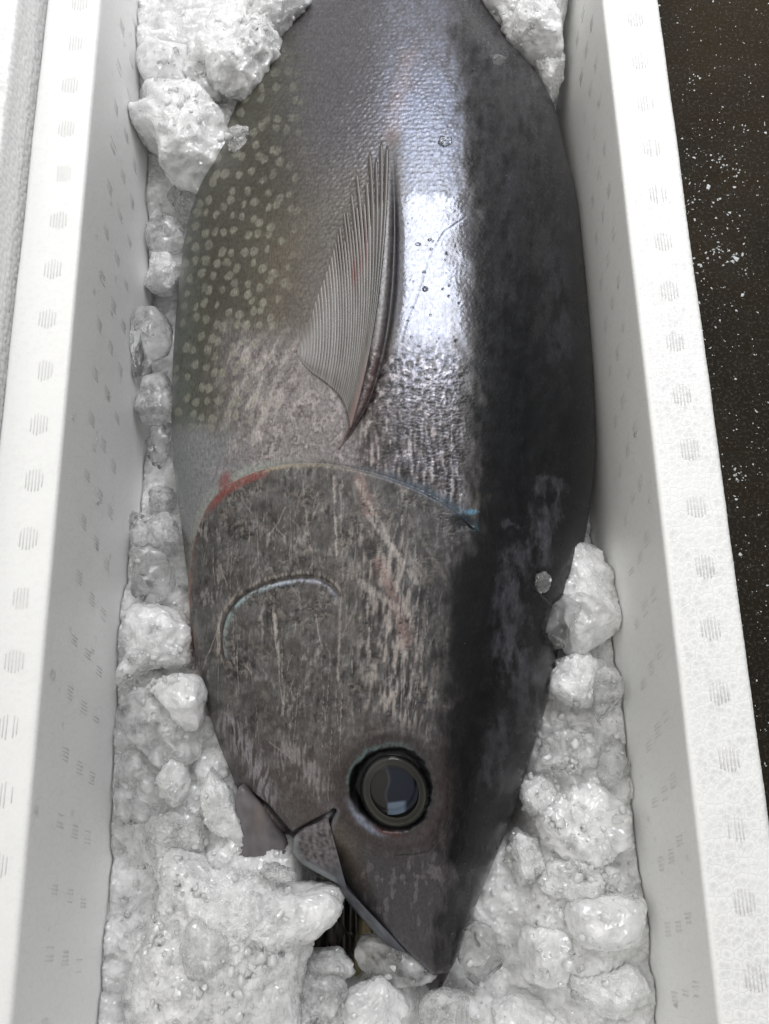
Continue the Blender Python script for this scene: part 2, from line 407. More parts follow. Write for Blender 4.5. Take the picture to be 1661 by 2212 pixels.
GILL = smooth_poly([(416, 1400), (410, 1300), (415, 1200), (432, 1130), (462, 1075), (520, 1032), (600, 1006), (690, 1001), (780, 1016), (860, 1040), (930, 1070), (985, 1105), (1022, 1140)], 6)
PREO = smooth_poly([(492, 1440), (484, 1390), (490, 1340), (515, 1298), (560, 1268), (610, 1252), (660, 1246), (700, 1254), (728, 1278), (738, 1305)], 5)
EYE = (852, 1710, 71, 81, math.radians(-24))
SOCK = (847, 1705, 80, 87, math.radians(-24))
def ell(X, Y, e, k=1.0):
    dx = X - e[0]; dy = Y - e[1]; c_, s_ = math.cos(e[4]), math.sin(e[4])
    return np.hypot((dx * c_ + dy * s_) / (e[2] * k), (-dx * s_ + dy * c_) / (e[3] * k))
def skin(X, Y, s):
    """paint (linear base colour), relief in mm and roughness for points seen at photo place X, Y"""
    n = X.size
    C = lambda *a: lin(*a)[None]
    mix = lambda A, B, m_: A + (B - A) * np.clip(m_, 0, 1)[:, None]
    wob = 22 * fbm(X / 90, Y / 120, 3, 2) * sst(-50, 400, Y)
    rx = .966 * X + .259 * Y; ry = -.259 * X + .966 * Y; streak = fbm((X + 9 * np.sin(Y / 70)) / 10, Y / 80, 2, 5); streak2 = fbm(X / 6 + .8 * fbm(X / 40, Y / 60, 1, 6), Y / 40, 1, 9); mott = fbm(rx / 26, ry / 34, 3, 13); fine = fbm(rx / 8, ry / 9, 2, 17); grit = fbm(rx / 4.5, ry / 4.8, 1, 19)
    # --- ground colours
    back = np.interp(Y, [-400, 100, 350, 700, 1000, 1130, 1300, 1600, 1900, 2141], [960, 985, 1005, 1005, 1010, 1020, 965, 950, 955, 935])
    mback = sst(-38, 34, X + wob + 12 * fbm(X / 12, Y / 40, 2, 3) + 26 * fbm(X / 28, Y / 55, 2, 4) - back)
    col = np.broadcast_to(C(104, 100, 96), (n, 3)).copy()
    head = sst(-15, 10, Y - np.interp(X, [370, 412, 462, 600, 700, 860, 1020, 1300], [1100, 1180, 1075, 1006, 1001, 1040, 1130, 1150]))
    belly = (1 - head) * sst(730, 560, X + wob + .22 * np.maximum(Y - 560, 0)) * sst(960, 900, Y + 40 * mott)
    col = mix(col, C(74, 72, 62), belly)
    col = mix(col, C(104, 92, 80), belly * sst(500, 640, X) * sst(380, 560, Y) * .6)
    col = mix(col, C(100, 108, 104), (1 - head) * sst(460, 380, X) * .5)
    upper = (1 - head) * sst(480, 250, Y) * sst(560, 720, X)
    col = mix(col, C(102, 100, 104), upper)
    # pale scuffed area around and below the fin
    sc = (1 - head) * sst(690, 800, Y - .7 * (X - 560) * 0 + .55 * np.maximum(690 - X, 0) * .3 + wob) * sst(420, 560, X + wob) * sst(900, 780, X)
    col = mix(col, C(124, 119, 119), sc)
    low = (1 - head) * sst(880, 960, Y + wob) * sst(560, 440, X)
    col = mix(col, C(128, 130, 132), low * .8)
    col = mix(col, C(74, 71, 69), head)
    col = mix(col, C(78, 70, 68), head * sst(1500, 1700, Y) * .8)
    # --- fine structure noise
    warp_x = X + 12 * fbm(X / 20, Y / 20, 2, 23); warp_y = Y + 9 * fbm(X / 22, Y / 22, 2, 27)
    f1, f2, _i = vor((.9 * warp_x + .3 * warp_y) / 17, (warp_y - .3 * warp_x) / 21, 31); crack = sst(.13, .03, f2 - f1)
    g1, g2, gi = vor(warp_x / 7, warp_y / 9, 33); crack2 = sst(.2, .03, g2 - g1)
    relief = np.zeros(n)
    hm = head * (1 - mback)
    rough_head = hm * sst(1950, 1600, Y)
    light = C(152, 149, 147); dark = C(30, 28, 27)
    cm = sst(-.15, .35, fbm(X / 70, Y / 90, 3, 41)) * sst(1640, 1480, Y) * rough_head
    col = mix(col, dark, crack * cm * .9)
    vx = X + 2.5 * fbm(X / 30, Y / 60, 2, 23); W1 = fbm((.985 * vx + .17 * Y) / 14, (Y - .17 * vx) / 26, 3, 5, .75); W2 = fbm((vx + 6 * fbm(X / 50, Y / 90, 2, 8)) / 9, Y / 60, 2, 9, .7); big_ = fbm(X / 110, Y / 140, 3, 12)
    hn = W1 * .6 + W2 * .7 + .3 * big_
    amt = rough_head * (.35 + .65 * sst(1700, 1540, Y + 60 * mott)) * (.25 + .75 * sst(-.25, .3, fbm(X / 55, Y / 70, 3, 14)))
    hz = sst(-.3, .5, fbm(rx / 60, ry / 45, 3, 15)) * rough_head
    col = mix(col, C(106, 104, 103), hz * .5)
    ds = fbm((rx + 10 * mott) / 22, (ry + 10 * W2) / 30, 3, 18, .7)
    hn2 = hn * .55 + .55 * ds
    col = mix(col, light, sst(.08, .42, hn2) * amt * .55)
    col = mix(col, dark, sst(.04, .38, -hn2) * amt * .75)
    relief += rough_head * .18 * ds
    relief += rough_head * .16 * hn
    col = mix(col, C(140, 130, 122), (gi > .72) * cm * .35)
    relief += rough_head * (-.34 * crack * cm + .05 * streak2 + .08 * mott) - .10 * crack2 * cm
    # band of dense vertical strokes between cheek and back
    vb = np.exp(-((X - 850 - .1 * (Y - 1400)) / 75) ** 2) * sst(1080, 1200, Y) * sst(1640, 1500, Y)
    vs = fbm((X + .1 * Y) / 11, Y / 55, 2, 43)
    col = mix(col, C(172, 162, 155), sst(.05, .4, vs) * vb * .65); col = mix(col, C(30, 25, 24), sst(.05, .4, -vs) * vb * .8)
    relief += vb * .25 * vs
    # pinkish graze slanting across the gill cover
    d, t_, _ = pdist(X, Y, [(775, 1040), (812, 1130), (812, 1200), (850, 1290), (880, 1385)])
    col = mix(col, C(140, 116, 110), sst(22, 3, d + 8 * mott + 6 * fine) * .55 * (np.abs(t_ - .35) > .12) * (fine > -.45))
    for a, b, cc, w_, st in (((800, 1120), (900, 1260), 180, 9, .45), ((770, 1040), (860, 1200), 175, 7, .5), ((820, 1190), (890, 1340), 165, 8, .4), ((870, 1100), (960, 1250), 140, 6, .35), ((780, 1260), (880, 1330), 175, 12, .4),
                             ((595, 1330), (614, 1520), 168, 5, .6), ((588, 1290), (600, 1400), 165, 4, .5), ((736, 1290), (730, 1470), 160, 4, .5), ((722, 1030), (728, 1200), 175, 4, .6), ((736, 1050), (742, 1260), 150, 3, .5), ((655, 1040), (672, 1190), 160, 3, .5)):
        d, t_, _ = pdist(X, Y, [a, b], 30)
        mk = sst(w_, w_ * .3, d + 2.5 * fine) * st * (streak2 > -.35)
        col = mix(col, C(cc, cc - 8, cc - 14), mk); relief += .18 * mk - .25 * sst(3, .5, np.abs(d - w_ - 1)) * st * .6
    rr = np.random.RandomState(5)
    for k in range(170):
        z_ = rr.rand()
        if z_ < .5: a = (rr.uniform(440, 960), rr.uniform(1030, 1620)); an = rr.normal(1.55, .5)
        elif z_ < .82: a = (rr.uniform(480, 760), rr.uniform(740, 1010)); an = rr.normal(1.9, .5)
        else: a = (rr.uniform(800, 1240), rr.uniform(350, 1900)); an = rr.normal(1.4, .6)
        ln = rr.uniform(15, 75); b = (a[0] + ln * math.cos(an), a[1] + ln * math.sin(an)); mid = ((a[0] + b[0]) / 2 + rr.normal() * 4, (a[1] + b[1]) / 2)
        d, t_, _ = pdist(X, Y, [a, mid, b], 8)
        mk = sst(2.0, .4, d + .8 * fine) * rr.uniform(.1, .5); cc = rr.uniform(130, 175) if z_ < .82 else 80
        col = mix(col, C(cc, cc - 5, cc - 8), mk); relief += -.12 * mk
    for k in range(70):
        a = (rr.uniform(450, 930), rr.uniform(1040, 1560)); ln = rr.gamma(2.5, 40); b = (a[0] + rr.normal() * .05 * ln, a[1] + ln)
        d, t_, sg = pdist(X, Y, [a, ((a[0] + b[0]) / 2 + rr.normal() * 2, a[1] + ln / 2), b], 8)
        w_ = rr.uniform(.8, 2.2); q = rr.uniform(.25, .75) * sst(0, .12, t_) * sst(1, .85, t_) * (.35 + .65 * sst(-.2, .2, mott + fine))
        col = mix(col, C(158, 152, 147), sst(w_ + .8, w_ * .3, np.abs(d)) * q * (sg > 0)); col = mix(col, C(26, 22, 21), sst(w_ + 1.2, w_ * .3, d) * q * (sg < 0)); relief -= .10 * q * sst(w_ + 1, 0, d)
    # scuffed shoulder
    col = mix(col, C(72, 60, 56), sst(.1, .45, crack * .5 + fine * .6 + mott * .4) * sc * .55)
    col = mix(col, C(176, 168, 168), sst(.1, .5, mott - fine * .5) * sc * .5)
    an = (X - 560) * .45 + Y * .18
    ss = fbm(an / 9, (Y - X * .6) / 80, 2, 47)
    zone = sc * sst(720, 560, X) * sst(1000, 930, Y)
    col = mix(col, C(182, 174, 168), sst(.1, .4, ss) * zone * .5); col = mix(col, C(56, 48, 44), sst(.2, .5, -ss) * zone * .45)
    relief += .22 * sc * (mott + .7 * fine) - .12 * crack2 * sc
    # pitted, sparkling skin under the bright patch
    pit = (1 - head) * sst(715, 800, Y + wob) * sst(745, 800, X) * sst(1025, 985, X)
    col = mix(col, C(62, 52, 50), pit * .8)
    pv = fbm(rx / 12, ry / 18, 3, 51, .7); pv2 = fbm((X + 5 * mott) / 9, Y / 50, 2, 52)
    lo = sst(860, 930, Y)
    pm = pv * (1 - lo) + (.4 * pv + .7 * pv2) * lo
    col = mix(col, C(168, 160, 158), sst(.12, .4, pm) * pit * .65); col = mix(col, C(18, 15, 15), sst(.02, .3, -pm) * pit * .85); silv_k = 1 - .9 * sst(0, .25, -pm) * pit
    relief += pit * (.22 * pv * (.5 + sst(-.3, .3, mott)) + .10 * pv2 + .10 * grit)
    # pale spots on the belly
    q1, q2, qi = vor((X + .25 * Y + 6 * mott) / 25, (Y - .12 * X) / 33, 61, .62)
    el = np.clip(q1 * 24 - (5.2 + 2.6 * qi), -9, 9)
    # spots longer than wide: use anisotropic distance
    sp = sst(2.0, -1.2, el + 1.6 * fine) * belly * (qi > .12) * sst(90, 180, Y)
    sp = sp * sst(690, 610, X + .12 * (Y - 500))
    col = mix(col, C(146, 145, 132), sp * (.36 + .40 * sst(-.4, .5, mott)))
    col = mix(col, C(70, 68, 56), belly * sst(.1, .5, mott) * .4)
    # --- back: near black, with smoky pale clouds
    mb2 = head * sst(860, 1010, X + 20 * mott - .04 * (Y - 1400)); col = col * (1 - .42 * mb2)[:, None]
    bk = np.stack([np.interp(Y, [0, 350, 600, 900, 1400], [lin(*q)[k] for q in ((66, 65, 68), (44, 44, 46), (26, 27, 29), (15, 17, 19), (18, 18, 20))]) for k in range(3)], 1)  # paler towards the tail: haze painted into the back colour
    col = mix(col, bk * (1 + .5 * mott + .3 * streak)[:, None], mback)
    cl = sst(.0, .5, fbm((X + .3 * Y) / 60, Y / 150, 4, 71))
    for a, b, w_, st in (((1100, 380), (1090, 640), 34, .35), ((1200, 560), (1215, 760), 50, .3), ((1185, 1060), (1170, 1200), 42, .8), ((1110, 1210), (1095, 1420), 55, .7), ((1120, 1420), (1160, 1560), 55, .6), ((1080, 1560), (1060, 1700), 40, .5), ((1010, 1890), (1000, 1990), 45, .35), ((1090, 1130), (1150, 1140), 12, .5)):
        d, _, _ = pdist(X, Y, [a, b], 90)
        col = mix(col, C(74, 74, 80), sst(w_, 0, d + 22 * mott + 12 * streak) * st * mback * sst(-.45, .25, fbm(X / 30, Y / 70, 4, 73)))
    col = mix(col, C(66, 66, 66), mback * cl * .35 * sst(1100, 300, Y))
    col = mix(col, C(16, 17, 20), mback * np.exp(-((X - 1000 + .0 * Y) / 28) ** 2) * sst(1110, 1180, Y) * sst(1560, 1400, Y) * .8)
    # snout
    sn = sst(1780, 1880, Y) * (1 - mback)
    col = mix(col, C(64, 62, 65), sn * .85)
    col = mix(col, C(118, 112, 114), sn * sst(.1, .5, mott + .6 * streak) * .5 * sst(2060, 1950, Y))
    col = mix(col, C(92, 82, 70), np.exp(-((X - 745 - .35 * (Y - 1830)) / 25) ** 2) * sst(1760, 1800, Y) * sst(1960, 1880, Y) * .6)
    # pale flecks on cheek corner
    d, _, _ = pdist(X, Y, [(490, 1560), (560, 1660), (575, 1740)], 60)
    col = mix(col, C(150, 145, 150), sst(38, 5, d + 16 * mott) * .65 * sst(-.3, .2, streak2))
    d, _, _ = pdist(X, Y, [(620, 1620), (690, 1700)], 60)
    col = mix(col, C(140, 134, 134), sst(26, 4, d + 22 * streak2 + 10 * mott) * .6)
    # left edge of head: pinkish seam below the gill cover
    d, _, _ = pdist(X, Y, [(418, 1240), (414, 1330), (430, 1440), (452, 1540), (470, 1620)], 30)
    col = mix(col, C(150, 98, 78), sst(7, 2, d + 3 * mott) * .7)
    # --- lateral orange tint above the fin
    d, _, _ = pdist(X, Y, [(885, 120), (862, 210), (850, 290)], 60)
    col = mix(col, C(132, 112, 102), sst(34, 0, d + 10 * mott) * .5)
    # --- scales
    scl_d, scl_e, scl_i = vor((X + .05 * Y) / 10.5 + Y / 19, Y / 9.5, 66, .62); scl = np.clip(1 - 1.5 * scl_d, 0, 1) * (.7 + .6 * scl_i)
    wsc = (1 - head) * np.maximum(sst(560, 380, Y) * sst(520, 640, X + .2 * Y) * sst(1060, 960, X), np.exp(-((X + .42 * (Y - 560) - 690) / 60) ** 2) * sst(240, 330, Y) * sst(760, 680, Y))
    wsc = np.maximum(wsc, .45 * (1 - head) * sst(800, 600, Y) * (1 - mback))
    wsc = np.maximum(wsc, .25 * mback * sst(820, 600, Y))
    relief += .24 * wsc * (scl - .5) * (1 + .8 * fbm(X / 14, Y / 14, 2, 81)) + .1 * wsc * grit * .4
    col = col * (1 - .28 * (wsc * (1 - scl)))[:, None]
    # --- the smooth patch, and its crack
    patch = (1 - head) * sst(408, 446, Y + 34 * mott + 14 * fine) * sst(740, 700, Y + 30 * fine + 26 * mott) * sst(846, 858, X) * sst(1030, 1000, X + 8 * mott)
    relief = relief * (1 - .92 * patch) + patch * (.05 * mott + .02 * fine + .14 * fbm(X / 60, Y / 60, 2, 83))
    col = mix(col, C(96, 96, 102), patch * .8)
    d, _, _ = pdist(X, Y, [(1005, 470), (960, 500), (925, 560), (905, 630), (880, 690), (866, 740)], 20)
    relief -= .16 * sst(2.4, .5, d); col = mix(col, C(20, 18, 18), sst(2, .6, d) * .8)
    holes = np.zeros(n)
    for _ in range(26):
        hx, hy, hr = rr.uniform(870, 1000), rr.uniform(500, 830), rr.uniform(1.5, 5)
        if _ == 0: hx, hy, hr = 918, 624, 7
        d = np.hypot(X - hx, Y - hy); holes = np.maximum(holes, sst(hr, hr * .5, d))
    relief -= .35 * holes; col = mix(col, C(30, 26, 26), holes * .7)
    # --- gill cover edge: the plate stands proud of the shoulder behind it
    d, t_, sg = pdist(X, Y, GILL, 330)
    inside = sg > 0
    relief += 3.0 * np.where(inside, sst(0, 7, d) * sst(320, 60, d), 0) - 1.6 * np.where(~inside, np.exp(-d / 7), 0) * sst(.02, .1, t_) * sst(1, .92, t_)
    e_in = np.where(inside, sst(15, 4, d + 7 * mott), 0); e_out = np.where(~inside, sst(24, 2, d + 9 * mott + 4 * fine), 0)
    edge_c = np.stack([np.interp(t_, [0, .2, .38, .5, .68, .8, 1], [lin(*q)[k] for q in ((112, 98, 90), (140, 112, 102), (148, 110, 102), (166, 154, 132), (136, 128, 122), (96, 100, 108), (50, 62, 70))]) for k in range(3)], 1)
    col = mix(col, edge_c, e_in * sst(-.5, .2, mott + .6 * fine + .25) * .8)
    oc = np.stack([np.interp(t_, [0, .25, .45, .6, .75, 1], [lin(*q)[k] for q in ((130, 120, 116), (140, 140, 134), (156, 164, 156), (130, 126, 124), (84, 88, 96), (60, 84, 92))]) for k in range(3)], 1)
    col = mix(col, oc, e_out * .7)
    col = mix(col, C(124, 70, 66), (sst(.30, .36, t_) * sst(.52, .46, t_) * sst(16, 8, np.abs(d - 9)) * inside * .75 * (fine > -.5)))
    rb = np.hypot((X - 484) / 16, (Y - 1046) / 26 + .3 * (X - 484) / 16); col = mix(col, C(122, 66, 66), sst(1.25, .4, rb + .5 * streak) * .75)
    # dark notch where the cover meets the back
    rb = np.hypot((X - 1000) / 34, (Y - 1130) / 22); col = mix(col, C(10, 11, 12), sst(1.1, .5, rb + .3 * mott) * .9); relief -= 1.0 * sst(1, .3, rb)
    rb = np.hypot((X - 1018) / 16, (Y - 1105) / 7); col = mix(col, C(96, 140, 168), sst(1.1, .5, rb + .7 * fine) * .7)
    # --- cheek plate edge
    d, t_, sg = pdist(X, Y, PREO, 120)
    inside = sg > 0; en = sst(0, .08, t_) * sst(1, .94, t_)
    relief += en * (1.5 * np.where(inside, -np.exp(-(d / 9) ** 2) * 0 + np.exp(-((d - 10) / 9) ** 2), 0) - 1.5 * np.exp(-(d / 5) ** 2))
    irid = np.where(inside, np.exp(-((d - 9) / 5) ** 2), 0) * en
    ic = np.stack([np.interp(t_, [0, .3, .55, .8, 1], [lin(*q)[k] for q in ((120, 116, 118), (134, 158, 156), (176, 188, 196), (150, 150, 164), (110, 110, 120))]) for k in range(3)], 1)
    col = mix(col, ic, irid * .8 * sst(-.5, .2, mott + .7 * fine + .1)); col = mix(col, C(44, 38, 36), np.exp(-((d) / 3.5) ** 2) * en * .8)
    col = mix(col, C(178, 166, 155), np.where(~inside, np.exp(-((d - 8) / 4) ** 2), 0) * en * .5 * sst(-.1, .2, streak2))
    # --- fold behind the pectoral fin
    d, t_, sg = pdist(X, Y, smooth_poly([(848, 300), (853, 480), (848, 620), (832, 740), (802, 850), (768, 915), (732, 970)], 4), 40)
    wv = 3.5 + 12 * np.sin(np.pi * np.clip(t_, 0, 1)) ** 1.2
    relief -= 3.2 * np.exp(-(d / (wv * .7)) ** 2) * sst(0, .3, t_) * sst(1.0, .93, t_)
    col = mix(col, C(30, 22, 24), sst(wv, wv * .3, d) * .9 * sst(0, .25, t_))  # shadow in the groove painted dark into the skin colour
    col = mix(col, C(120, 98, 96), np.exp(-((d - wv) / 7) ** 2) * sst(.5, .75, t_) * .4 * (sg > 0))
    nofold = 1 - .9 * np.exp(-(d / 22) ** 2)
    # --- eye socket
    ang = np.arctan2(Y - EYE[1], X - EYE[0]); e = ell(X, Y, SOCK) + .035 * np.sin(3 * ang + 1.2) + .05 * fbm(X / 22, Y / 22, 2, 95)
    relief += 1.5 * np.exp(-((e - 1.42) / .18) ** 2) - 7.0 * sst(1.12, .92, e)
    ang = np.arctan2(Y - EYE[1], X - EYE[0])
    col = mix(col, C(52, 45, 43), sst(2.0, 1.3, e + .1 * mott) * .75)
    gp = np.clip(-.2 + sst(1.5, .3, np.abs(((ang + np.pi * 1.02 + np.pi) % (2 * np.pi)) - np.pi)) + sst(1.1, .3, np.abs(ang - .45)), 0, 1)
    col = mix(col, C(40, 38, 38), sst(1.17, 1.08, e)); col = mix(col, C(9, 10, 12), sst(1.13, 1.05, e) * np.clip(.35 + gp, 0, 1))
    teal = np.exp(-((e - 1.16) / .05) ** 2) * (sst(.9, .2, np.abs(ang + 2.6)) + .7 * sst(1.0, .2, np.abs(ang + 1.7)))
    col = mix(col, C(84, 104, 102), teal * .6 * (fine > -.4))
    blu = np.exp(-((e - 1.2) / .07) ** 2) * sst(.8, .2, np.abs(ang - 2.4)); col = mix(col, C(128, 134, 150), blu * .7)
    col = mix(col, C(92, 44, 40), np.exp(-((e - 1.12) / .05) ** 2) * sst(.5, .1, np.abs(ang - 1.75)) * .5)
    # little fold before the eye, nostril slit
    d, t_, _ = pdist(X, Y, [(856, 1846), (890, 1846), (925, 1840), (962, 1800), (975, 1760)], 20)
    relief -= .5 * np.exp(-(d / 3) ** 2); col = mix(col, C(26, 24, 26), sst(4, 1, d) * .6 * (t_ < .55))
    # back of the mouth: V shaped crease under the cheek
    d, t_, sg = pdist(X, Y, [(520, 1700), (575, 1742), (602, 1775), (628, 1806), (668, 1782), (722, 1752)], 40)
    relief -= 2.2 * np.exp(-(d / 5) ** 2); col = mix(col, C(14, 12, 13), sst(6.5, 2.5, d) * .95)
    d, t_, sg = pdist(X, Y, smooth_poly([(722, 1752), (708, 1790), (712, 1850), (745, 1915), (810, 1990), (880, 2062), (925, 2105)], 4), 40)
    relief -= 1.5 * np.exp(-(d / 4.5) ** 2); relief += 1.0 * np.exp(-((d - 13) / 8) ** 2)
    col = mix(col, C(112, 112, 118), np.exp(-((d - 9) / 5) ** 2) * .5); col = mix(col, C(14, 14, 16), sst(5.5, 2, d) * .95)
    # overall grain
    col = col * (1 + .10 * grit + .10 * fine)[:, None]
    relief += .03 * grit + .03 * fine
    rgh = .34 + .12 * mott + .12 * rough_head + .1 * sc - .10 * mback - .20 * patch + .06 * belly
    gloss = np.clip(.30 + .7 * patch + .45 * pit + .45 * wsc * sst(820, 880, X) * (1 - mback) + .10 * rough_head, 0, 1)
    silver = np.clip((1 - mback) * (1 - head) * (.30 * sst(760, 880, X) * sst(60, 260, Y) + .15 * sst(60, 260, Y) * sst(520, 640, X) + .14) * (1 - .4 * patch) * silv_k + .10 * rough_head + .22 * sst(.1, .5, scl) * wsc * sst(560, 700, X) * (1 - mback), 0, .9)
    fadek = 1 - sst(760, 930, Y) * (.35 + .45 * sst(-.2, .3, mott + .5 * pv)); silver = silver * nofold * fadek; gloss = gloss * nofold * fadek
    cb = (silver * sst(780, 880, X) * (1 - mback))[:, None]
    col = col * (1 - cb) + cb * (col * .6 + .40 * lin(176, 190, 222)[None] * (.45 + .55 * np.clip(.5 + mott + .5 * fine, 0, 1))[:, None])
    gloss = gloss * (1 - .85 * mback)
    gloss = gloss * np.where(Y < 430, .40, .42); rgh = rgh + .12 * (1 - patch) * sst(800, 880, X) * (1 - mback) * sst(480, 400, Y)
    return np.clip(col, 0.003, .9), relief, np.clip(rgh, .10, .75), gloss, silver

def skin_mat():
    # silver: the metallic layer in the scales
    t = NT('wet_fish_skin'); v = t.vec()
    a = t.n('ShaderNodeAttribute', attribute_name='paint'); r = t.n('ShaderNodeAttribute', attribute_name='rough')
    n1 = t.noise(v, 1500, 3, .6); n2 = t.noise(v, 420, 3, .6)
    col = t.mixc(t.ramp(n1, [(.3, 0), (.75, .35)]), a.outputs['Color'], (.02, .018, .018))
    b = t.bump(t.math('ADD', t.math('MULTIPLY', n1, .4), n2), .00012, .6)
    vst = t.vec(scale=(1, .35, 1)); n3_ = t.noise(vst, 700, 4, .65)
    hs = t.n('ShaderNodeHueSaturation'); t.l(a.outputs['Color'], hs.inputs['Color']); t.l(t.ramp(n3_, [(.25, .55), (.75, 1.45)]), hs.inputs['Value'])
    p = t.bsdf(Base_Color=hs.outputs[0], Roughness=r.outputs['Fac'], IOR=1.37, Normal=b)
    g = t.n('ShaderNodeAttribute', attribute_name='gloss'); t.l(g.outputs['Fac'], p.inputs['Coat Weight']); sv = t.n('ShaderNodeAttribute', attribute_name='silver'); t.l(sv.outputs['Fac'], p.inputs['Metallic'])
    p.inputs['Coat Roughness'].default_value = .10; p.inputs['Coat IOR'].default_value = 1.5
    t.l(b, p.inputs['Coat Normal'])
    return t.done(p.outputs[0])
SKIN = skin_mat()
fish = empty('fish', (0, .2, FLOOR_Z), 'large dark silvery tuna lying on its side head down in the ice filled foam box', 'fish')
OFF = Vector(fish.location)
def wmesh(name, V, F, parent=None, **k):
    """mesh given in world coordinates under the fish"""
    o = mesh(name, np.asarray(V, float) - np.array(OFF), F, parent=parent or fish, **k); return o
def build_body():
    yt = unproj([900], [-30], ZS + .05)[0, 1]
    t = np.linspace(0, 1, 60, endpoint=False)
    Ys = np.r_[YN + (t ** 2) * .012, np.arange(YN + .012, yt, .00062), np.linspace(yt, yt + .22, 60)]
    nt = 720
    th = np.linspace(0, np.pi, nt)                       # over the top, right to left
    cs = np.cos(th); cs = np.sign(cs) * np.abs(cs) ** .88
    sb = np.linspace(-1, 1, 46)[1:-1]                     # under side
    srow = np.r_[cs, sb]; top = np.r_[np.ones(nt), -np.ones(44)]
    xl, xr, h = sect(np.minimum(Ys, yt + .1)); c_ = (xl + xr) / 2; w = (xr - xl) / 2
    tp = sst(yt + .28, yt + .05, Ys); w = w * (.25 + .75 * tp); h = h * (.3 + .7 * tp)
    X = c_[:, None] + w[:, None] * srow[None]
    Z = zmid(Ys)[:, None] + np.where(top > 0, 1, -.95)[None] * h[:, None] * np.sqrt(np.clip(1 - np.abs(srow[None]) ** PW, 0, 1))
    Yg = np.broadcast_to(Ys[:, None], X.shape)
    P = np.stack([X, Yg, Z], -1)
    nr, nc = X.shape
    Pw = np.concatenate([P[:, -1:], P, P[:, :1]], 1)
    N = np.cross(np.gradient(P, axis=0), (Pw[:, 2:] - Pw[:, :-2])); N /= np.linalg.norm(N, axis=-1)[..., None] + 1e-12
    if N[nr // 2, nt // 2, 2] < 0: N = -N
    px, py = proj(P.reshape(-1, 3))
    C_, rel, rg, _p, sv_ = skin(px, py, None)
    vis = (np.broadcast_to(top, (nr, nc)).ravel() > 0)
    rel = rel * vis * np.clip(N[..., 2].ravel() * 2.2, 0, 1)
    C_[~vis] = lin(90, 90, 88)
    V = P.reshape(-1, 3) + N.reshape(-1, 3) * (rel * .001)[:, None]
    F = grid_faces(nr, nc, True)
    n0 = len(V); V = np.vstack([V, V[:nc].mean(0), V[-nc:].mean(0)]); _p = np.r_[_p, .2, .2]; sv_ = np.r_[sv_, 0, 0]
    C_ = np.vstack([C_, C_[:1], C_[-1:]]); rg = np.r_[rg, .4, .4]
    j = np.arange(nc); cap0 = np.stack([np.full(nc, n0), (j + 1) % nc, j, j], 1); cap1 = np.stack([np.full(nc, n0 + 1), n0 - nc + j, n0 - nc + (j + 1) % nc, n0 - nc + (j + 1) % nc], 1)
    F = F.astype(int)
    if np.cross(V[F[5000, 1]] - V[F[5000, 0]], V[F[5000, 3]] - V[F[5000, 0]]) @ N.reshape(-1, 3)[F[5000, 0]] < 0: F = F[:, ::-1]
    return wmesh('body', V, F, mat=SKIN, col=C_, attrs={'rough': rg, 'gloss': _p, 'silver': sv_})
build_body()

# ------------------------------------------------------------------ eye
def simple(name, color, rough=.3, ior=1.4, bump=None, coat=0, **kw):
    t = NT(name); v = t.vec(); n = t.noise(v, 300, 4)
    c2 = tuple(x * .6 for x in color)
    k = dict(Base_Color=t.mixc(n, c2, color), Roughness=rough, IOR=ior)
    if bump: k['Normal'] = t.bump(t.noise(v, bump[0], 4), bump[1], .7)
    p = t.bsdf(**k); p.inputs['Coat Weight'].default_value = coat; p.inputs['Coat Roughness'].default_value = .08
    return t.done(p.outputs[0])
def paint_mat(name, rough=.3, coat=0., sss=0.):
    t = NT(name); v = t.vec(); a = t.n('ShaderNodeAttribute', attribute_name='paint')
    b = t.bump(t.noise(v, 500, 4), .0002, .5)
    p = t.bsdf(Base_Color=a.outputs['Color'], Roughness=rough, IOR=1.4, Normal=b); p.inputs['Coat Weight'].default_value = coat
    p.inputs['Coat Roughness'].default_value = .12
    if sss: p.inputs['Subsurface Weight'].default_value = sss; p.inputs['Subsurface Scale'].default_value = .004
    return t.done(p.outputs[0])
def ell_rings(e, radii, lifts, base, nphi=96):
    """rings of an ellipse in photo space put at heights base + lift"""
    V = []; c_, s_ = math.cos(e[4]), math.sin(e[4])
    ph_ = np.linspace(0, 2 * np.pi, nphi, endpoint=False)
    for r, l in zip(radii, lifts):
        x = e[2] * r * np.cos(ph_); y = e[3] * r * np.sin(ph_)
        V.append(unproj(e[0] + x * c_ - y * s_, e[1] + x * s_ + y * c_, base + l))
    return np.concatenate(V), ph_
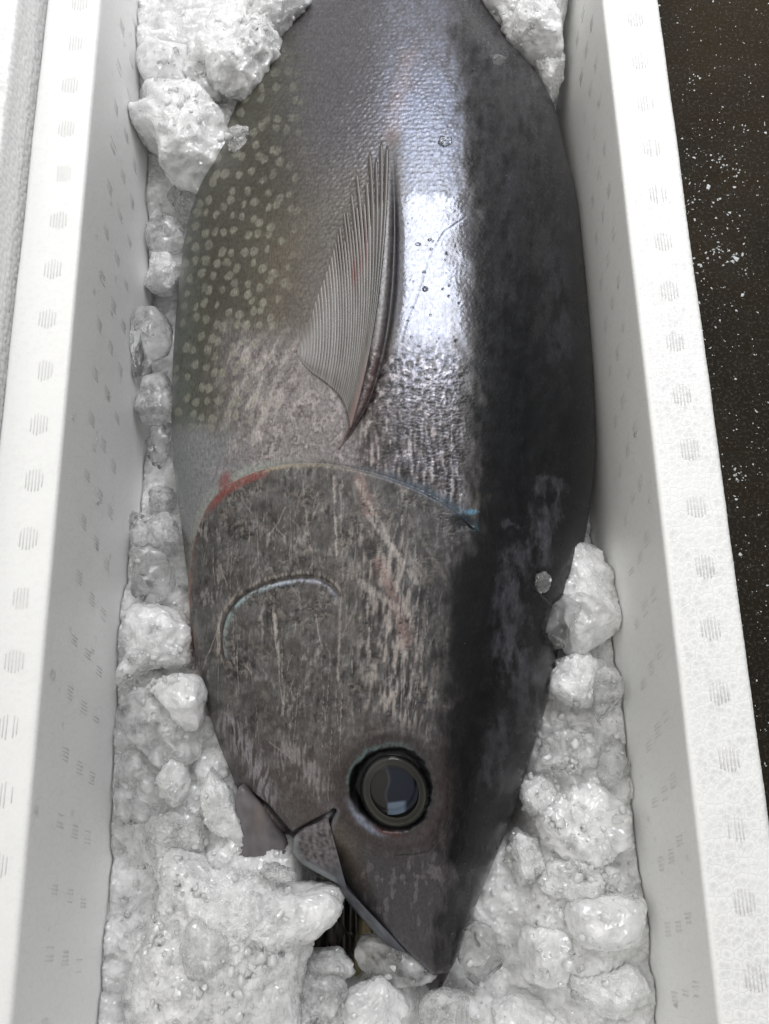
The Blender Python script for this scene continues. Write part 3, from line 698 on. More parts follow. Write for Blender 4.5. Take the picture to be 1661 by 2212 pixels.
def build_eye():
    p0 = on_body([EYE[0]], [EYE[1]])[0]
    pl_ = on_body([EYE[0] - 80, EYE[0] + 80], [EYE[1]] * 2); gx = (pl_[1, 2] - pl_[0, 2]) / (pl_[1, 0] - pl_[0, 0])
    pl_ = on_body([EYE[0]] * 2, [EYE[1] - 80, EYE[1] + 80]); gy = (pl_[1, 2] - pl_[0, 2]) / (pl_[1, 1] - pl_[0, 1])
    def tilt(V): V = V.copy(); V[:, 2] += gx * (V[:, 0] - p0[0]) * .9 + gy * (V[:, 1] - p0[1]) * .9; return V
    eye = bpy.data.objects.new('eye', None)
    # iris: ringed dome
    R = np.linspace(.73, 1.03, 44); L = -.0040 + .0042 * np.sqrt(np.clip(1 - (R / 1.16) ** 2, 0, 1)) - .004 * sst(.9, 1.03, R)
    V, ph_ = ell_rings(EYE, R, L, p0[2]); V = tilt(V)
    rr_ = np.repeat(R, 96); pp = np.tile(ph_, 44)
    nz = fbm(rr_ * 30, np.cos(pp) * 6 + np.sin(pp) * 3 + 9, 3, 91)
    stops = [(.73, (30, 28, 25)), (.75, (74, 70, 58)), (.785, (50, 47, 42)), (.84, (44, 42, 38)), (.86, (58, 54, 46)), (.91, (74, 75, 66)), (.935, (94, 100, 90)), (.96, (52, 50, 48)), (1.0, (18, 18, 20)), (1.03, (8, 8, 10))]
    C_ = np.stack([np.interp(rr_ + .022 * nz + .012 * np.sin(2 * pp + 1), [q[0] for q in stops], [lin(*q[1])[k] for q in stops]) for k in range(3)], 1)
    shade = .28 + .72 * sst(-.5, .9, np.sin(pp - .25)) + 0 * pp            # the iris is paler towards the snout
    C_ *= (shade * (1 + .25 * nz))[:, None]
    iris = mesh('iris', V - np.array(OFF), grid_faces(44, 96, True), paint_mat('iris_tissue', .3, .3), None, col=C_)
    # pupil: a shallow dark bowl with a pale rim; reflections are painted into its colour
    PU = (EYE[0] - 5, EYE[1] - 9, EYE[2], EYE[3], EYE[4])
    R = np.linspace(.0, .80, 30); V, ph_ = ell_rings((PU[0], PU[1], 76, 76, 0), R, -.0030 + 0 * R - .0007 * sst(.6, .7, R), p0[2]); V = tilt(V)
    rr_ = np.repeat(R, 96); pp = np.tile(ph_, 30); xx = rr_ * np.cos(pp); yy = rr_ * np.sin(pp)
    C_ = np.broadcast_to(lin(12, 20, 36)[None], (len(V), 3)).copy()
    edge = sst(-.10, -.16, xx + .05 * np.sin(yy * 7)); C_ += (lin(34, 33, 32)[None] - C_) * edge[:, None]  # browner left part: a reflection painted into the pupil colour
    C_ += (lin(66, 66, 72)[None] - C_) * (np.exp(-((xx + .13 + .05 * np.sin(yy * 7)) / .03) ** 2) * .7)[:, None]
    C_ += (lin(112, 128, 148)[None] - C_) * (sst(.40, .47, yy + .12 * xx) * sst(-.15, -.1, xx) * sst(.45, .3, xx) * .8)[:, None]  # bluish patch low in the pupil: painted reflection
    rim = np.exp(-((rr_ - .66) / .02) ** 2) * sst(.2, .8, -np.sin(pp)); C_ += (lin(150, 146, 120)[None] - C_) * (rim * .8)[:, None]
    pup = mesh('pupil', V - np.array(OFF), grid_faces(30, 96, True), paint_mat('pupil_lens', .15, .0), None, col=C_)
    # cornea: thin clear dome
    R = np.linspace(.0, 1.04, 32); L = -.0028 + .0075 * np.sqrt(np.clip(1 - (R / 1.05) ** 2, 0, 1))
    V, ph_ = ell_rings(EYE, R, L, p0[2]); V = tilt(V)
    t = NT('clear_cornea'); p = t.bsdf(Base_Color=(1, 1, 1, 1), Roughness=.02, IOR=1.0)
    fr = t.n('ShaderNodeFresnel'); fr.inputs[0].default_value = 1.22
    tr = t.n('ShaderNodeBsdfTransparent'); gl = t.n('ShaderNodeBsdfGlossy'); gl.inputs['Roughness'].default_value = .03
    mx = t.n('ShaderNodeMixShader'); t.l(fr.outputs[0], mx.inputs[0]); t.l(tr.outputs[0], mx.inputs[1]); t.l(gl.outputs[0], mx.inputs[2])
    t.t.nodes.remove(p)
    corn = mesh('cornea', V - np.array(OFF), grid_faces(32, 96, True), t.done(mx.outputs[0]), None)
    COL.objects.link(eye); eye.parent = fish
    for o in (iris, pup, corn): o.parent = eye
build_eye()

# ------------------------------------------------------------------ pectoral fin
def build_fin():
    NR = 30; SUB = 8; NV = 70
    basep = smooth_poly([(640, 765), (668, 800), (708, 830), (738, 862), (752, 900), (757, 925)], 10)
    leftp = smooth_poly([(638, 762), (652, 722), (668, 690), (685, 640), (700, 600), (718, 545), (735, 480), (757, 400), (780, 348), (808, 315), (842, 282)], 10)
    def along(p, u):
        L = np.r_[0, np.cumsum(np.hypot(*np.diff(p, axis=0).T))]; L /= L[-1]
        return np.stack([np.interp(u, L, p[:, 0]), np.interp(u, L, p[:, 1])], -1)
    nu = NR * SUB + 1; U = np.linspace(0, 1, nu)
    B = along(basep, U ** .85); T = along(leftp, U)
    ridx = np.minimum((U * NR).astype(int), NR - 1); fr = U * NR - ridx
    rr = np.random.RandomState(3)
    cut = rr.rand(NR) ** 2 * .04; cut[:16] *= .15; cut[17] = .10; cut[20] = .13; cut[22] = .09; cut[24] = .12; cut[25] = .07; cut[19] = .03; cut[NR - 3] = .04
    V = []; C_ = []
    ctrlp = along(smooth_poly([(645, 750), (690, 740), (760, 720), (815, 700), (838, 660)], 8), U)
    vv = np.linspace(0, 1, NV)
    for a in range(nu):
        f = abs(fr[a] - .5) * 2                       # 0 ray centre, 1 between rays
        sp = sst(.5, 1, np.array([f]))[0]
        k = ridx[a]
        vmax = 1 - cut[k] - (.035 * f ** 2 * sst(.45, .75, np.array([U[a]]))[0])
        v = vv * vmax
        q = (1 - v)[:, None] ** 2 * B[a] + 2 * (v * (1 - v))[:, None] * ctrlp[a] * 1.0 + (v ** 2)[:, None] * T[a]
        # rays gather towards their centre line near the frayed tips
        if a and U[a] > .3:
            cen = (k + .5) / NR; shiftx = (T[min(int(cen * (nu - 1)), nu - 1)] - T[a]) * .30
            q = q + (sst(.55, 1, v) ** 2)[:, None] * shiftx
        ridge = .0006 * (.7 + .6 * RND[(k * 91) & 4095]) * (1 - f ** 1.5) * (.4 + .6 * sst(0, .15, v)) * (1 - .3 * v)
        lead = .0038 * sst(.80, .97, np.array([U[a]]))[0] * sst(1.0, .2, v) + .0022 * U[a]
        edge_l = sst(0, .22, np.array([U[a]]))[0]; lift = .0003 + .0009 * edge_l + ridge * (.35 + .65 * edge_l) + lead - (.0003 + .0009 * edge_l) * sst(.12, 0, v)
        P = on_body(q[:, 0], q[:, 1], lift)
        V.append(P)
        nse = fbm(q[:, 0] / 6, q[:, 1] / 60, 3, 7)
        dk = lin(116, 112, 110) * (1 - U[a]) + lin(54, 49, 47) * U[a]; lt = lin(150, 148, 146) * (1 - U[a]) + lin(124, 121, 116) * U[a]
        w = np.clip(.62 - .5 * f + .3 * nse + .25 * (RND[(k * 37) & 4095] - .5), 0, 1)
        cc = dk + (lt - dk) * w[:, None]
        tipd = sst(.62, .95, v); cc = cc + (lin(84, 72, 62) - cc) * (tipd * .55)[:, None]
        if U[a] > .88: pk = sst(.40, .05, v); cc = cc + (lin(134, 106, 102) - cc) * (pk * .6)[:, None]
        if U[a] > .86: cc = cc + (lin(52, 48, 48) - cc) * (sst(.25, .5, v) * .5 * (1 - abs(U[a] - .93) * 6 if abs(U[a] - .93) < .16 else 0))[:, None]
        red = (k in (19, 20, 22, 24)) * np.exp(-((v - .72 + .02 * (k % 3)) / .07) ** 2) * (f < .8); cc = cc + (lin(96, 34, 28) - cc) * (red * .6)[:, None]
        C_.append(cc)
    V = np.array(V); C_ = np.array(C_)
    F = grid_faces(nu, NV)
    # split the membrane between frayed tips
    fi = np.arange(len(F)); a = fi // (NV - 1); v = (fi % (NV - 1)) / (NV - 1)
    k = np.minimum(a // SUB, NR - 1)
    gap = ((a % SUB) == SUB - 1) | ((a % SUB) == 0)
    depth = np.array([0 if q < 14 else .08 + .20 * rr.rand() for q in range(NR)]); depth[[16, 18, 21, 23]] = .3
    cutm = gap & (v > 1 - depth[k]) & (a // SUB < NR - 1)
    F = F[~cutm]
    fin = wmesh('pectoral_fin', V.reshape(-1, 3), F, mat=paint_mat('fin_rays', .32, .35), col=C_.reshape(-1, 3))
    s = fin.modifiers.new('thick', 'SOLIDIFY'); s.thickness = .0006; s.offset = -1
build_fin()

# ------------------------------------------------------------------ jaws and mouth
def plate(name, poly, z_in, thick, colfn, mat, rings=26, power=2.4, skirt=.006, relief=0.0, smooth_n=10, seed=0, body=False):
    p = smooth_poly(poly, smooth_n, True); c_ = p.mean(0); V = []; Q = []
    for r in np.linspace(0, 1, rings) ** .7:
        q = c_ + (p - c_) * r; Q.append(q)
        z = (z_in(q[:, 0], q[:, 1])) + thick * np.sqrt(max(0, 1 - r ** power)) + relief * fbm(q[:, 0] / 14, q[:, 1] / 14, 3, seed) * (1 - r ** 4)
        V.append(unproj(q[:, 0], q[:, 1], z))
    last = V[-1].copy(); last[:, 2] -= skirt; V.append(last); Q.append(Q[-1])
    last = last.copy(); last[:] = last.mean(0); V.append(last); Q.append(Q[-1])
    V = np.array(V); Q = np.array(Q); n = len(p)
    C_ = colfn(Q[..., 0].ravel(), Q[..., 1].ravel())
    return wmesh(name, V.reshape(-1, 3), grid_faces(len(V), n, True)[:, ::-1], mat=mat, col=C_)
PM = paint_mat('jaw_skin', .38, .3)
def jc(base, li, seed, sc=12):
    def f(x, y):
        m_ = np.clip(.5 + fbm(x / sc, y / sc, 4, seed), 0, 1)[:, None]; return lin(*base) * (1 - m_) + lin(*li) * m_
    return f
def plane_z(pts):
    A = np.array([[x, y, 1] for x, y, z in pts]); s_ = np.linalg.lstsq(A, np.array([z for *_, z in pts]), rcond=None)[0]
    return lambda x, y: s_[0] * x + s_[1] * y + s_[2]
zu = plane_z([(640, 1830, -.074), (735, 1900, -.086), (880, 2070, -.108), (700, 1780, -.060)])
def ujc(x, y):
    c0 = jc((50, 46, 46), (122, 116, 118), 5, 9)(x, y); c1 = jc((62, 64, 70), (92, 94, 100), 6, 30)(x, y)
    m_ = sst(1850, 1900, y)[:, None]; c0 = c0 * (1 - m_) + c1 * m_; d, _, _ = pdist(x, y, [(640, 1812), (636, 1836), (655, 1862), (690, 1882), (720, 1900)], 40)
    return c0 + (lin(128, 134, 136) - c0) * (sst(10, 2, d) * .7)[:, None]  # pale rim along the plate edge: a highlight painted into the colour
plate('upper_jaw', [(632, 1832), (636, 1808), (656, 1790), (690, 1776), (708, 1766), (704, 1800), (706, 1850), (736, 1905), (800, 1975), (860, 2035), (905, 2085), (925, 2118), (905, 2112), (860, 2068), (800, 2005), (752, 1950), (722, 1905), (690, 1888), (655, 1868), (636, 1845)], zu, .009, ujc, PM, power=2.0, skirt=.03, relief=.0008)
zl = plane_z([(540, 1740, -.090), (625, 1830, -.094), (560, 2100, -.135), (700, 2060, -.145)])
def ljc(x, y):
    c0 = jc((92, 88, 90), (118, 113, 116), 15, 40)(x, y)
    tan_ = np.exp(-((x - 560) / 14) ** 2 - ((y - 1760) / 40) ** 2)[:, None]
    return c0 + (lin(122, 112, 104) - c0) * tan_ * .6
plate('lower_jaw', [(516, 1700), (552, 1722), (580, 1752), (602, 1782), (622, 1812), (628, 1845), (640, 1900), (662, 1990), (668, 2080), (650, 2180), (560, 2200), (520, 2080), (508, 1950), (505, 1800)], zl, .014, ljc, PM, skirt=.05, relief=.0006)
def mic(x, y):
    st = fbm(x / 11, y / 120, 3, 25); m_ = sst(-.1, .35, st)[:, None]; c0 = lin(16, 13, 12) * (1 - m_) + lin(84, 78, 72) * m_
    yl = (sst(770, 785, x + .15 * (y - 2000) + 6 * st) * sst(1960, 1990, y))[:, None]
    return c0 + (lin(150, 138, 104) - c0) * yl
def miz(x, y): return -.150 + .0018 * np.sin(x / 4.5) + .0003 * (y - 2000) / 10 * 0
plate('mouth_lining', [(640, 1900), (700, 1900), (745, 1920), (790, 1985), (850, 2040), (850, 2110), (760, 2120), (640, 2110)], miz, .004, mic, PM, skirt=.02)

# ------------------------------------------------------------------ ice
def ice_mat(name, lo, hi, facet, tilt, fs2, tilt2, white=.93, rough=.02, cw=.3, coat=1.9, sss=.005):
    """melting ice: clear where glassy, milky where full of bubbles and frost; every crystal has its own tilt"""
    t = NT(name); v = t.vec()
    geo = t.n('ShaderNodeNewGeometry')
    def VM(op, a, b=None, s=None):
        x = t.n('ShaderNodeVectorMath', operation=op)
        for i, q in enumerate((a, b)):
            if q is None: continue
            if hasattr(q, 'is_output'): t.l(q, x.inputs[i])
            else: x.inputs[i].default_value = q
        if s is not None: x.inputs['Scale'].default_value = s
        return x.outputs[0]
    def ncol(sc_, d):
        x = t.n('ShaderNodeTexNoise'); t.l(v, x.inputs[0]); t.inp(x, Scale=float(sc_), Detail=float(d)); return x.outputs['Color']
    warp = VM('ADD', v, VM('SCALE', ncol(120, 2), s=.006))
    def cell(sc_):
        x = t.n('ShaderNodeTexVoronoi'); t.l(warp, x.inputs['Vector']); x.inputs['Scale'].default_value = sc_; return x.outputs['Color']
    H = (.5, .5, .5)
    c1 = cell(facet); c2 = cell(fs2)
    off = VM('ADD', VM('SCALE', VM('SUBTRACT', c1, H), s=tilt), VM('SCALE', VM('SUBTRACT', c2, H), s=tilt2))
    sm = VM('ADD', VM('SCALE', VM('SUBTRACT', ncol(facet * 1.2, 3), H), s=tilt * 1.6), VM('SCALE', VM('SUBTRACT', ncol(60, 2), H), s=.5))
    N = VM('NORMALIZE', VM('ADD', geo.outputs['Normal'], VM('ADD', off, sm)))
    gl = t.n('ShaderNodeBsdfGlass'); t.inp(gl, Roughness=rough, IOR=1.31); gl.inputs['Color'].default_value = (.988, .993, .99, 1); t.l(N, gl.inputs['Normal'])
    pb = t.bsdf(Base_Color=(white * .99, white, white * .99, 1), Roughness=.5, IOR=1.31)
    pb.inputs['Specular IOR Level'].default_value = 0
    pb.inputs['Coat Weight'].default_value = 1; pb.inputs['Coat IOR'].default_value = coat; pb.inputs['Coat Roughness'].default_value = rough + .02; t.l(N, pb.inputs['Coat Normal'])
    pb.inputs['Subsurface Weight'].default_value = 1; pb.inputs['Subsurface Radius'].default_value = (1, 1, 1); pb.inputs['Subsurface Scale'].default_value = sss
    sep = t.n('ShaderNodeSeparateColor'); t.l(c1, sep.inputs[0])
    f = t.math('ADD', t.noise(v, 75, 3, .5), t.math('MULTIPLY', t.math('SUBTRACT', sep.outputs[0], .5), cw))
    r = t.n('ShaderNodeMapRange'); t.l(f, r.inputs[0])
    for i, q in enumerate((.30, .68, lo, hi)): r.inputs[i + 1].default_value = q
    mx = t.n('ShaderNodeMixShader'); t.l(r.outputs[0], mx.inputs[0]); t.l(gl.outputs[0], mx.inputs[1]); t.l(pb.outputs[0], mx.inputs[2])
    return t.done(mx.outputs[0])
ICE_CLEAR = ice_mat('clear_ice', .06, .22, 45, .22, 180, .05, cw=.05, rough=.0)
ICE_MIXED = ice_mat('cloudy_ice', .08, .56, 90, .5, 240, .25, cw=.10, rough=.0)
ICE_FROST = ice_mat('frosted_ice', .60, .92, 200, .25, 420, .2, cw=.06, rough=.04, sss=.012, white=.96)
ICE_GRAIN = ice_mat('granular_ice', .62, .96, 200, .7, 460, .5, cw=.10, sss=.012, white=.96)

BED = [(500, 30, -.070), (380, 60, -.075), (380, 180, -.090), (470, 260, -.10), (330, 380, -.125), (340, 520, -.140), (340, 700, -.165), (330, 900, -.172), (340, 1050, -.160), (330, 1200, -.140), (330, 1350, -.128),
       (300, 1500, -.132), (400, 1560, -.118), (280, 1700, -.135), (420, 1720, -.112), (265, 1900, -.142), (262, 2150, -.140), (400, 1830, -.105), (480, 1900, -.088), (560, 1960, -.078), (450, 2100, -.075), (560, 2160, -.085),
       (680, 2150, -.120), (850, 2160, -.120), (1000, 2180, -.112), (1060, 1990, -.130), (1110, 1900, -.122), (1200, 1950, -.098), (1300, 2050, -.094), (1385, 2120, -.108), (1250, 1780, -.100), (1340, 1750, -.116), (1170, 1720, -.122),
       (1270, 1600, -.118), (1290, 1480, -.118), (1230, 1420, -.130), (1290, 1330, -.122), (1290, 1180, -.16), (1280, 1000, -.21), (1250, 600, -.22), (1220, 330, -.20), (1195, 210, -.14), (1150, 100, -.095), (1120, 0, -.075), (1100, -200, -.05), (600, -200, -.05), (850, -300, -.10),
       (730, 2020, -.175), (955, 2105, -.165), (985, 2075, -.160), (1010, 2040, -.155), (780, 1900, -.19), (850, 1990, -.19), (850, 1500, -.21), (850, 1000, -.22), (850, 600, -.22), (850, 300, -.21), (600, 1300, -.21), (1100, 1300, -.21), (1050, 1700, -.20), (600, 700, -.21), (1100, 700, -.22)]
_bp = np.array([unproj([a], [b], z)[0] for a, b, z in BED])
def bed_base(X, Y):
    d2 = (X[..., None] - _bp[:, 0]) ** 2 + (Y[..., None] - _bp[:, 1]) ** 2 + 2e-5
    w = d2 ** -2.0
    return (w * _bp[:, 2]).sum(-1) / w.sum(-1)
def bed_relief(X, Y):
    wx = X + .004 * fbm(X / .02, Y / .02, 2, 101); wy = Y + .004 * fbm(X / .02, Y / .02, 2, 102)
    a1, a2, ai = vor(wx / .026, wy / .026, 103); b1, b2, bi = vor(wx / .010, wy / .010, 104); c1, c2, ci = vor(wx / .0036, wy / .0036, 105)
    return (.010 * (np.sqrt(np.clip(1 - a1 ** 2, 0, 1)) - .8) + .010 * (ai - .5) * sst(0, .25, a2 - a1) + .0045 * (np.sqrt(np.clip(1 - b1 ** 2, 0, 1)) - .8) + .003 * (bi - .5) * sst(0, .2, b2 - b1)
            + .0010 * (1 - c1) + .0008 * ci + .0016 * fbm(X / .004, Y / .004, 3, 106))
def bed_at(px, py):
    px = np.atleast_1d(np.asarray(px, float)); py = np.atleast_1d(np.asarray(py, float)); z = np.full(px.shape, -.12)
    for _ in range(10):
        P = unproj(px, py, z); z = .5 * z + .5 * bed_base(P[..., 0], P[..., 1])
    return z
def uvs(nu, nv):
    ph_ = np.linspace(0, 2 * np.pi, nu, endpoint=False); ps = np.linspace(-np.pi / 2, np.pi / 2, nv)
    return np.meshgrid(ph_, ps)
def build_bed():
    st = .00085
    xs = np.arange(XL + .0005, XR - .0005, st); ys = np.arange(-.2615, .98, st)
    ys = np.r_[ys]
    X, Y = np.meshgrid(xs, ys)
    Z = np.empty(X.shape)
    for a in range(0, len(ys), 200): Z[a:a + 200] = bed_base(X[a:a + 200], Y[a:a + 200]) + bed_relief(X[a:a + 200], Y[a:a + 200])
    # keep inside the drafted walls
    ins = .012 * (-Z / .335) + .0012
    Xc = np.clip(X, XL + ins, XR - ins)
    V = np.stack([Xc, Y, Z], -1).reshape(-1, 3); F = grid_faces(len(ys), len(xs))
    o = mesh('crushed_ice', V, F, ICE_GRAIN); tag(o, 'bed of crushed grainy ice filling the foam box around the fish', 'ice', kind='stuff')
build_bed()

def chunk(name, label, cx, cy, rx, ry, dz, hz, mat, rot=0, facets=0, poly=None, seed=0, rough=.06, fine=.3, group=None, power=1.0, on_fish=False, res=(220, 120), cat='ice'):
    rr = np.random.RandomState(seed + 500)
    kind_poly = poly is not None
    if poly is None:
        a = np.linspace(0, 2 * np.pi, 13, endpoint=False); k = 1 + rr.uniform(-.13, .13, 13)
        x = rx * np.cos(a) * k; y = ry * np.sin(a) * k; c_, s_ = math.cos(rot), math.sin(rot)
        poly = np.stack([cx + x * c_ - y * s_, cy + x * s_ + y * c_], -1)
    poly = smooth_poly(poly, 8, True)
    if on_fish: zc = float(on_body([cx], [cy])[0, 2]) + dz
    else: zc = float(bed_at([cx], [cy])[0]) + dz
    W_ = unproj(poly[:, 0], poly[:, 1], zc); c0 = unproj([cx], [cy], zc)[0]
    D = W_ - c0; an = np.arctan2(D[:, 1], D[:, 0]); R = np.hypot(D[:, 0], D[:, 1]); o_ = np.argsort(an)
    an = an[o_]; R = R[o_]; an = np.r_[an - 2 * np.pi, an, an + 2 * np.pi]; R = np.r_[R, R, R]
    PH, PS = uvs(*res); rad = np.interp((PH + np.pi) % (2 * np.pi) - np.pi, an, R); size = R.mean()
    cp = np.cos(PS) ** .85; sp = np.sign(np.sin(PS)) * np.abs(np.sin(PS)) ** power
    P = np.stack([rad * cp * np.cos(PH), rad * cp * np.sin(PH), hz * sp], -1).reshape(-1, 3)
    facets += (1 if kind_poly else 4) if res[0] < 300 else -3
    for _ in range(max(facets, 0)):
        n_ = rr.normal(size=3); n_[2] = abs(n_[2]) * .9 + .15; n_ /= np.linalg.norm(n_)
        ext = (P @ n_).max(); k = ext * rr.uniform(.62, .90); P = P - np.maximum(0, P @ n_ - k)[:, None] * n_
    rl = np.linalg.norm(P, axis=1)[:, None] + 1e-9; dr = P / rl
    nz = f3(P / (size * .8) + seed * 3.1, 2, seed) * (rough * 2.0 + .06) + ((.2 - np.abs(f3(P / (size * .38) + seed, 2, seed + 3))) * (rough * 1.8 + .05) if mat is not ICE_CLEAR else .5 * f3(P / (size * .5) + seed, 1, seed + 3) * .10)
    P = P + dr * (nz * size)[:, None]
    if fine and mat is not ICE_CLEAR: P = P + dr * ((.25 - np.abs(f3(P / .0050 + seed, 2, seed + 9)) * 1.3 - .5 * np.abs(f3(P / .0022 + seed, 1, seed + 12))) * fine * .0019)[:, None]
    V = P + c0
    if not on_fish:
        ins = .012 * (-V[:, 2] / .335) + .0010; V[:, 0] = np.where(V[:, 2] < 0, np.clip(V[:, 0], XL + ins, XR - ins), V[:, 0])
    F = grid_faces(res[1], res[0], True); F = np.vstack([F[:, [0, 1, 2]], F[:, [0, 2, 3]]]); mi = np.zeros(len(F), int); sm = True
    o = mesh(name, V - c0, F, None, mats=[mat], smooth=sm); o.location = c0
    tag(o, label, cat, group); return o
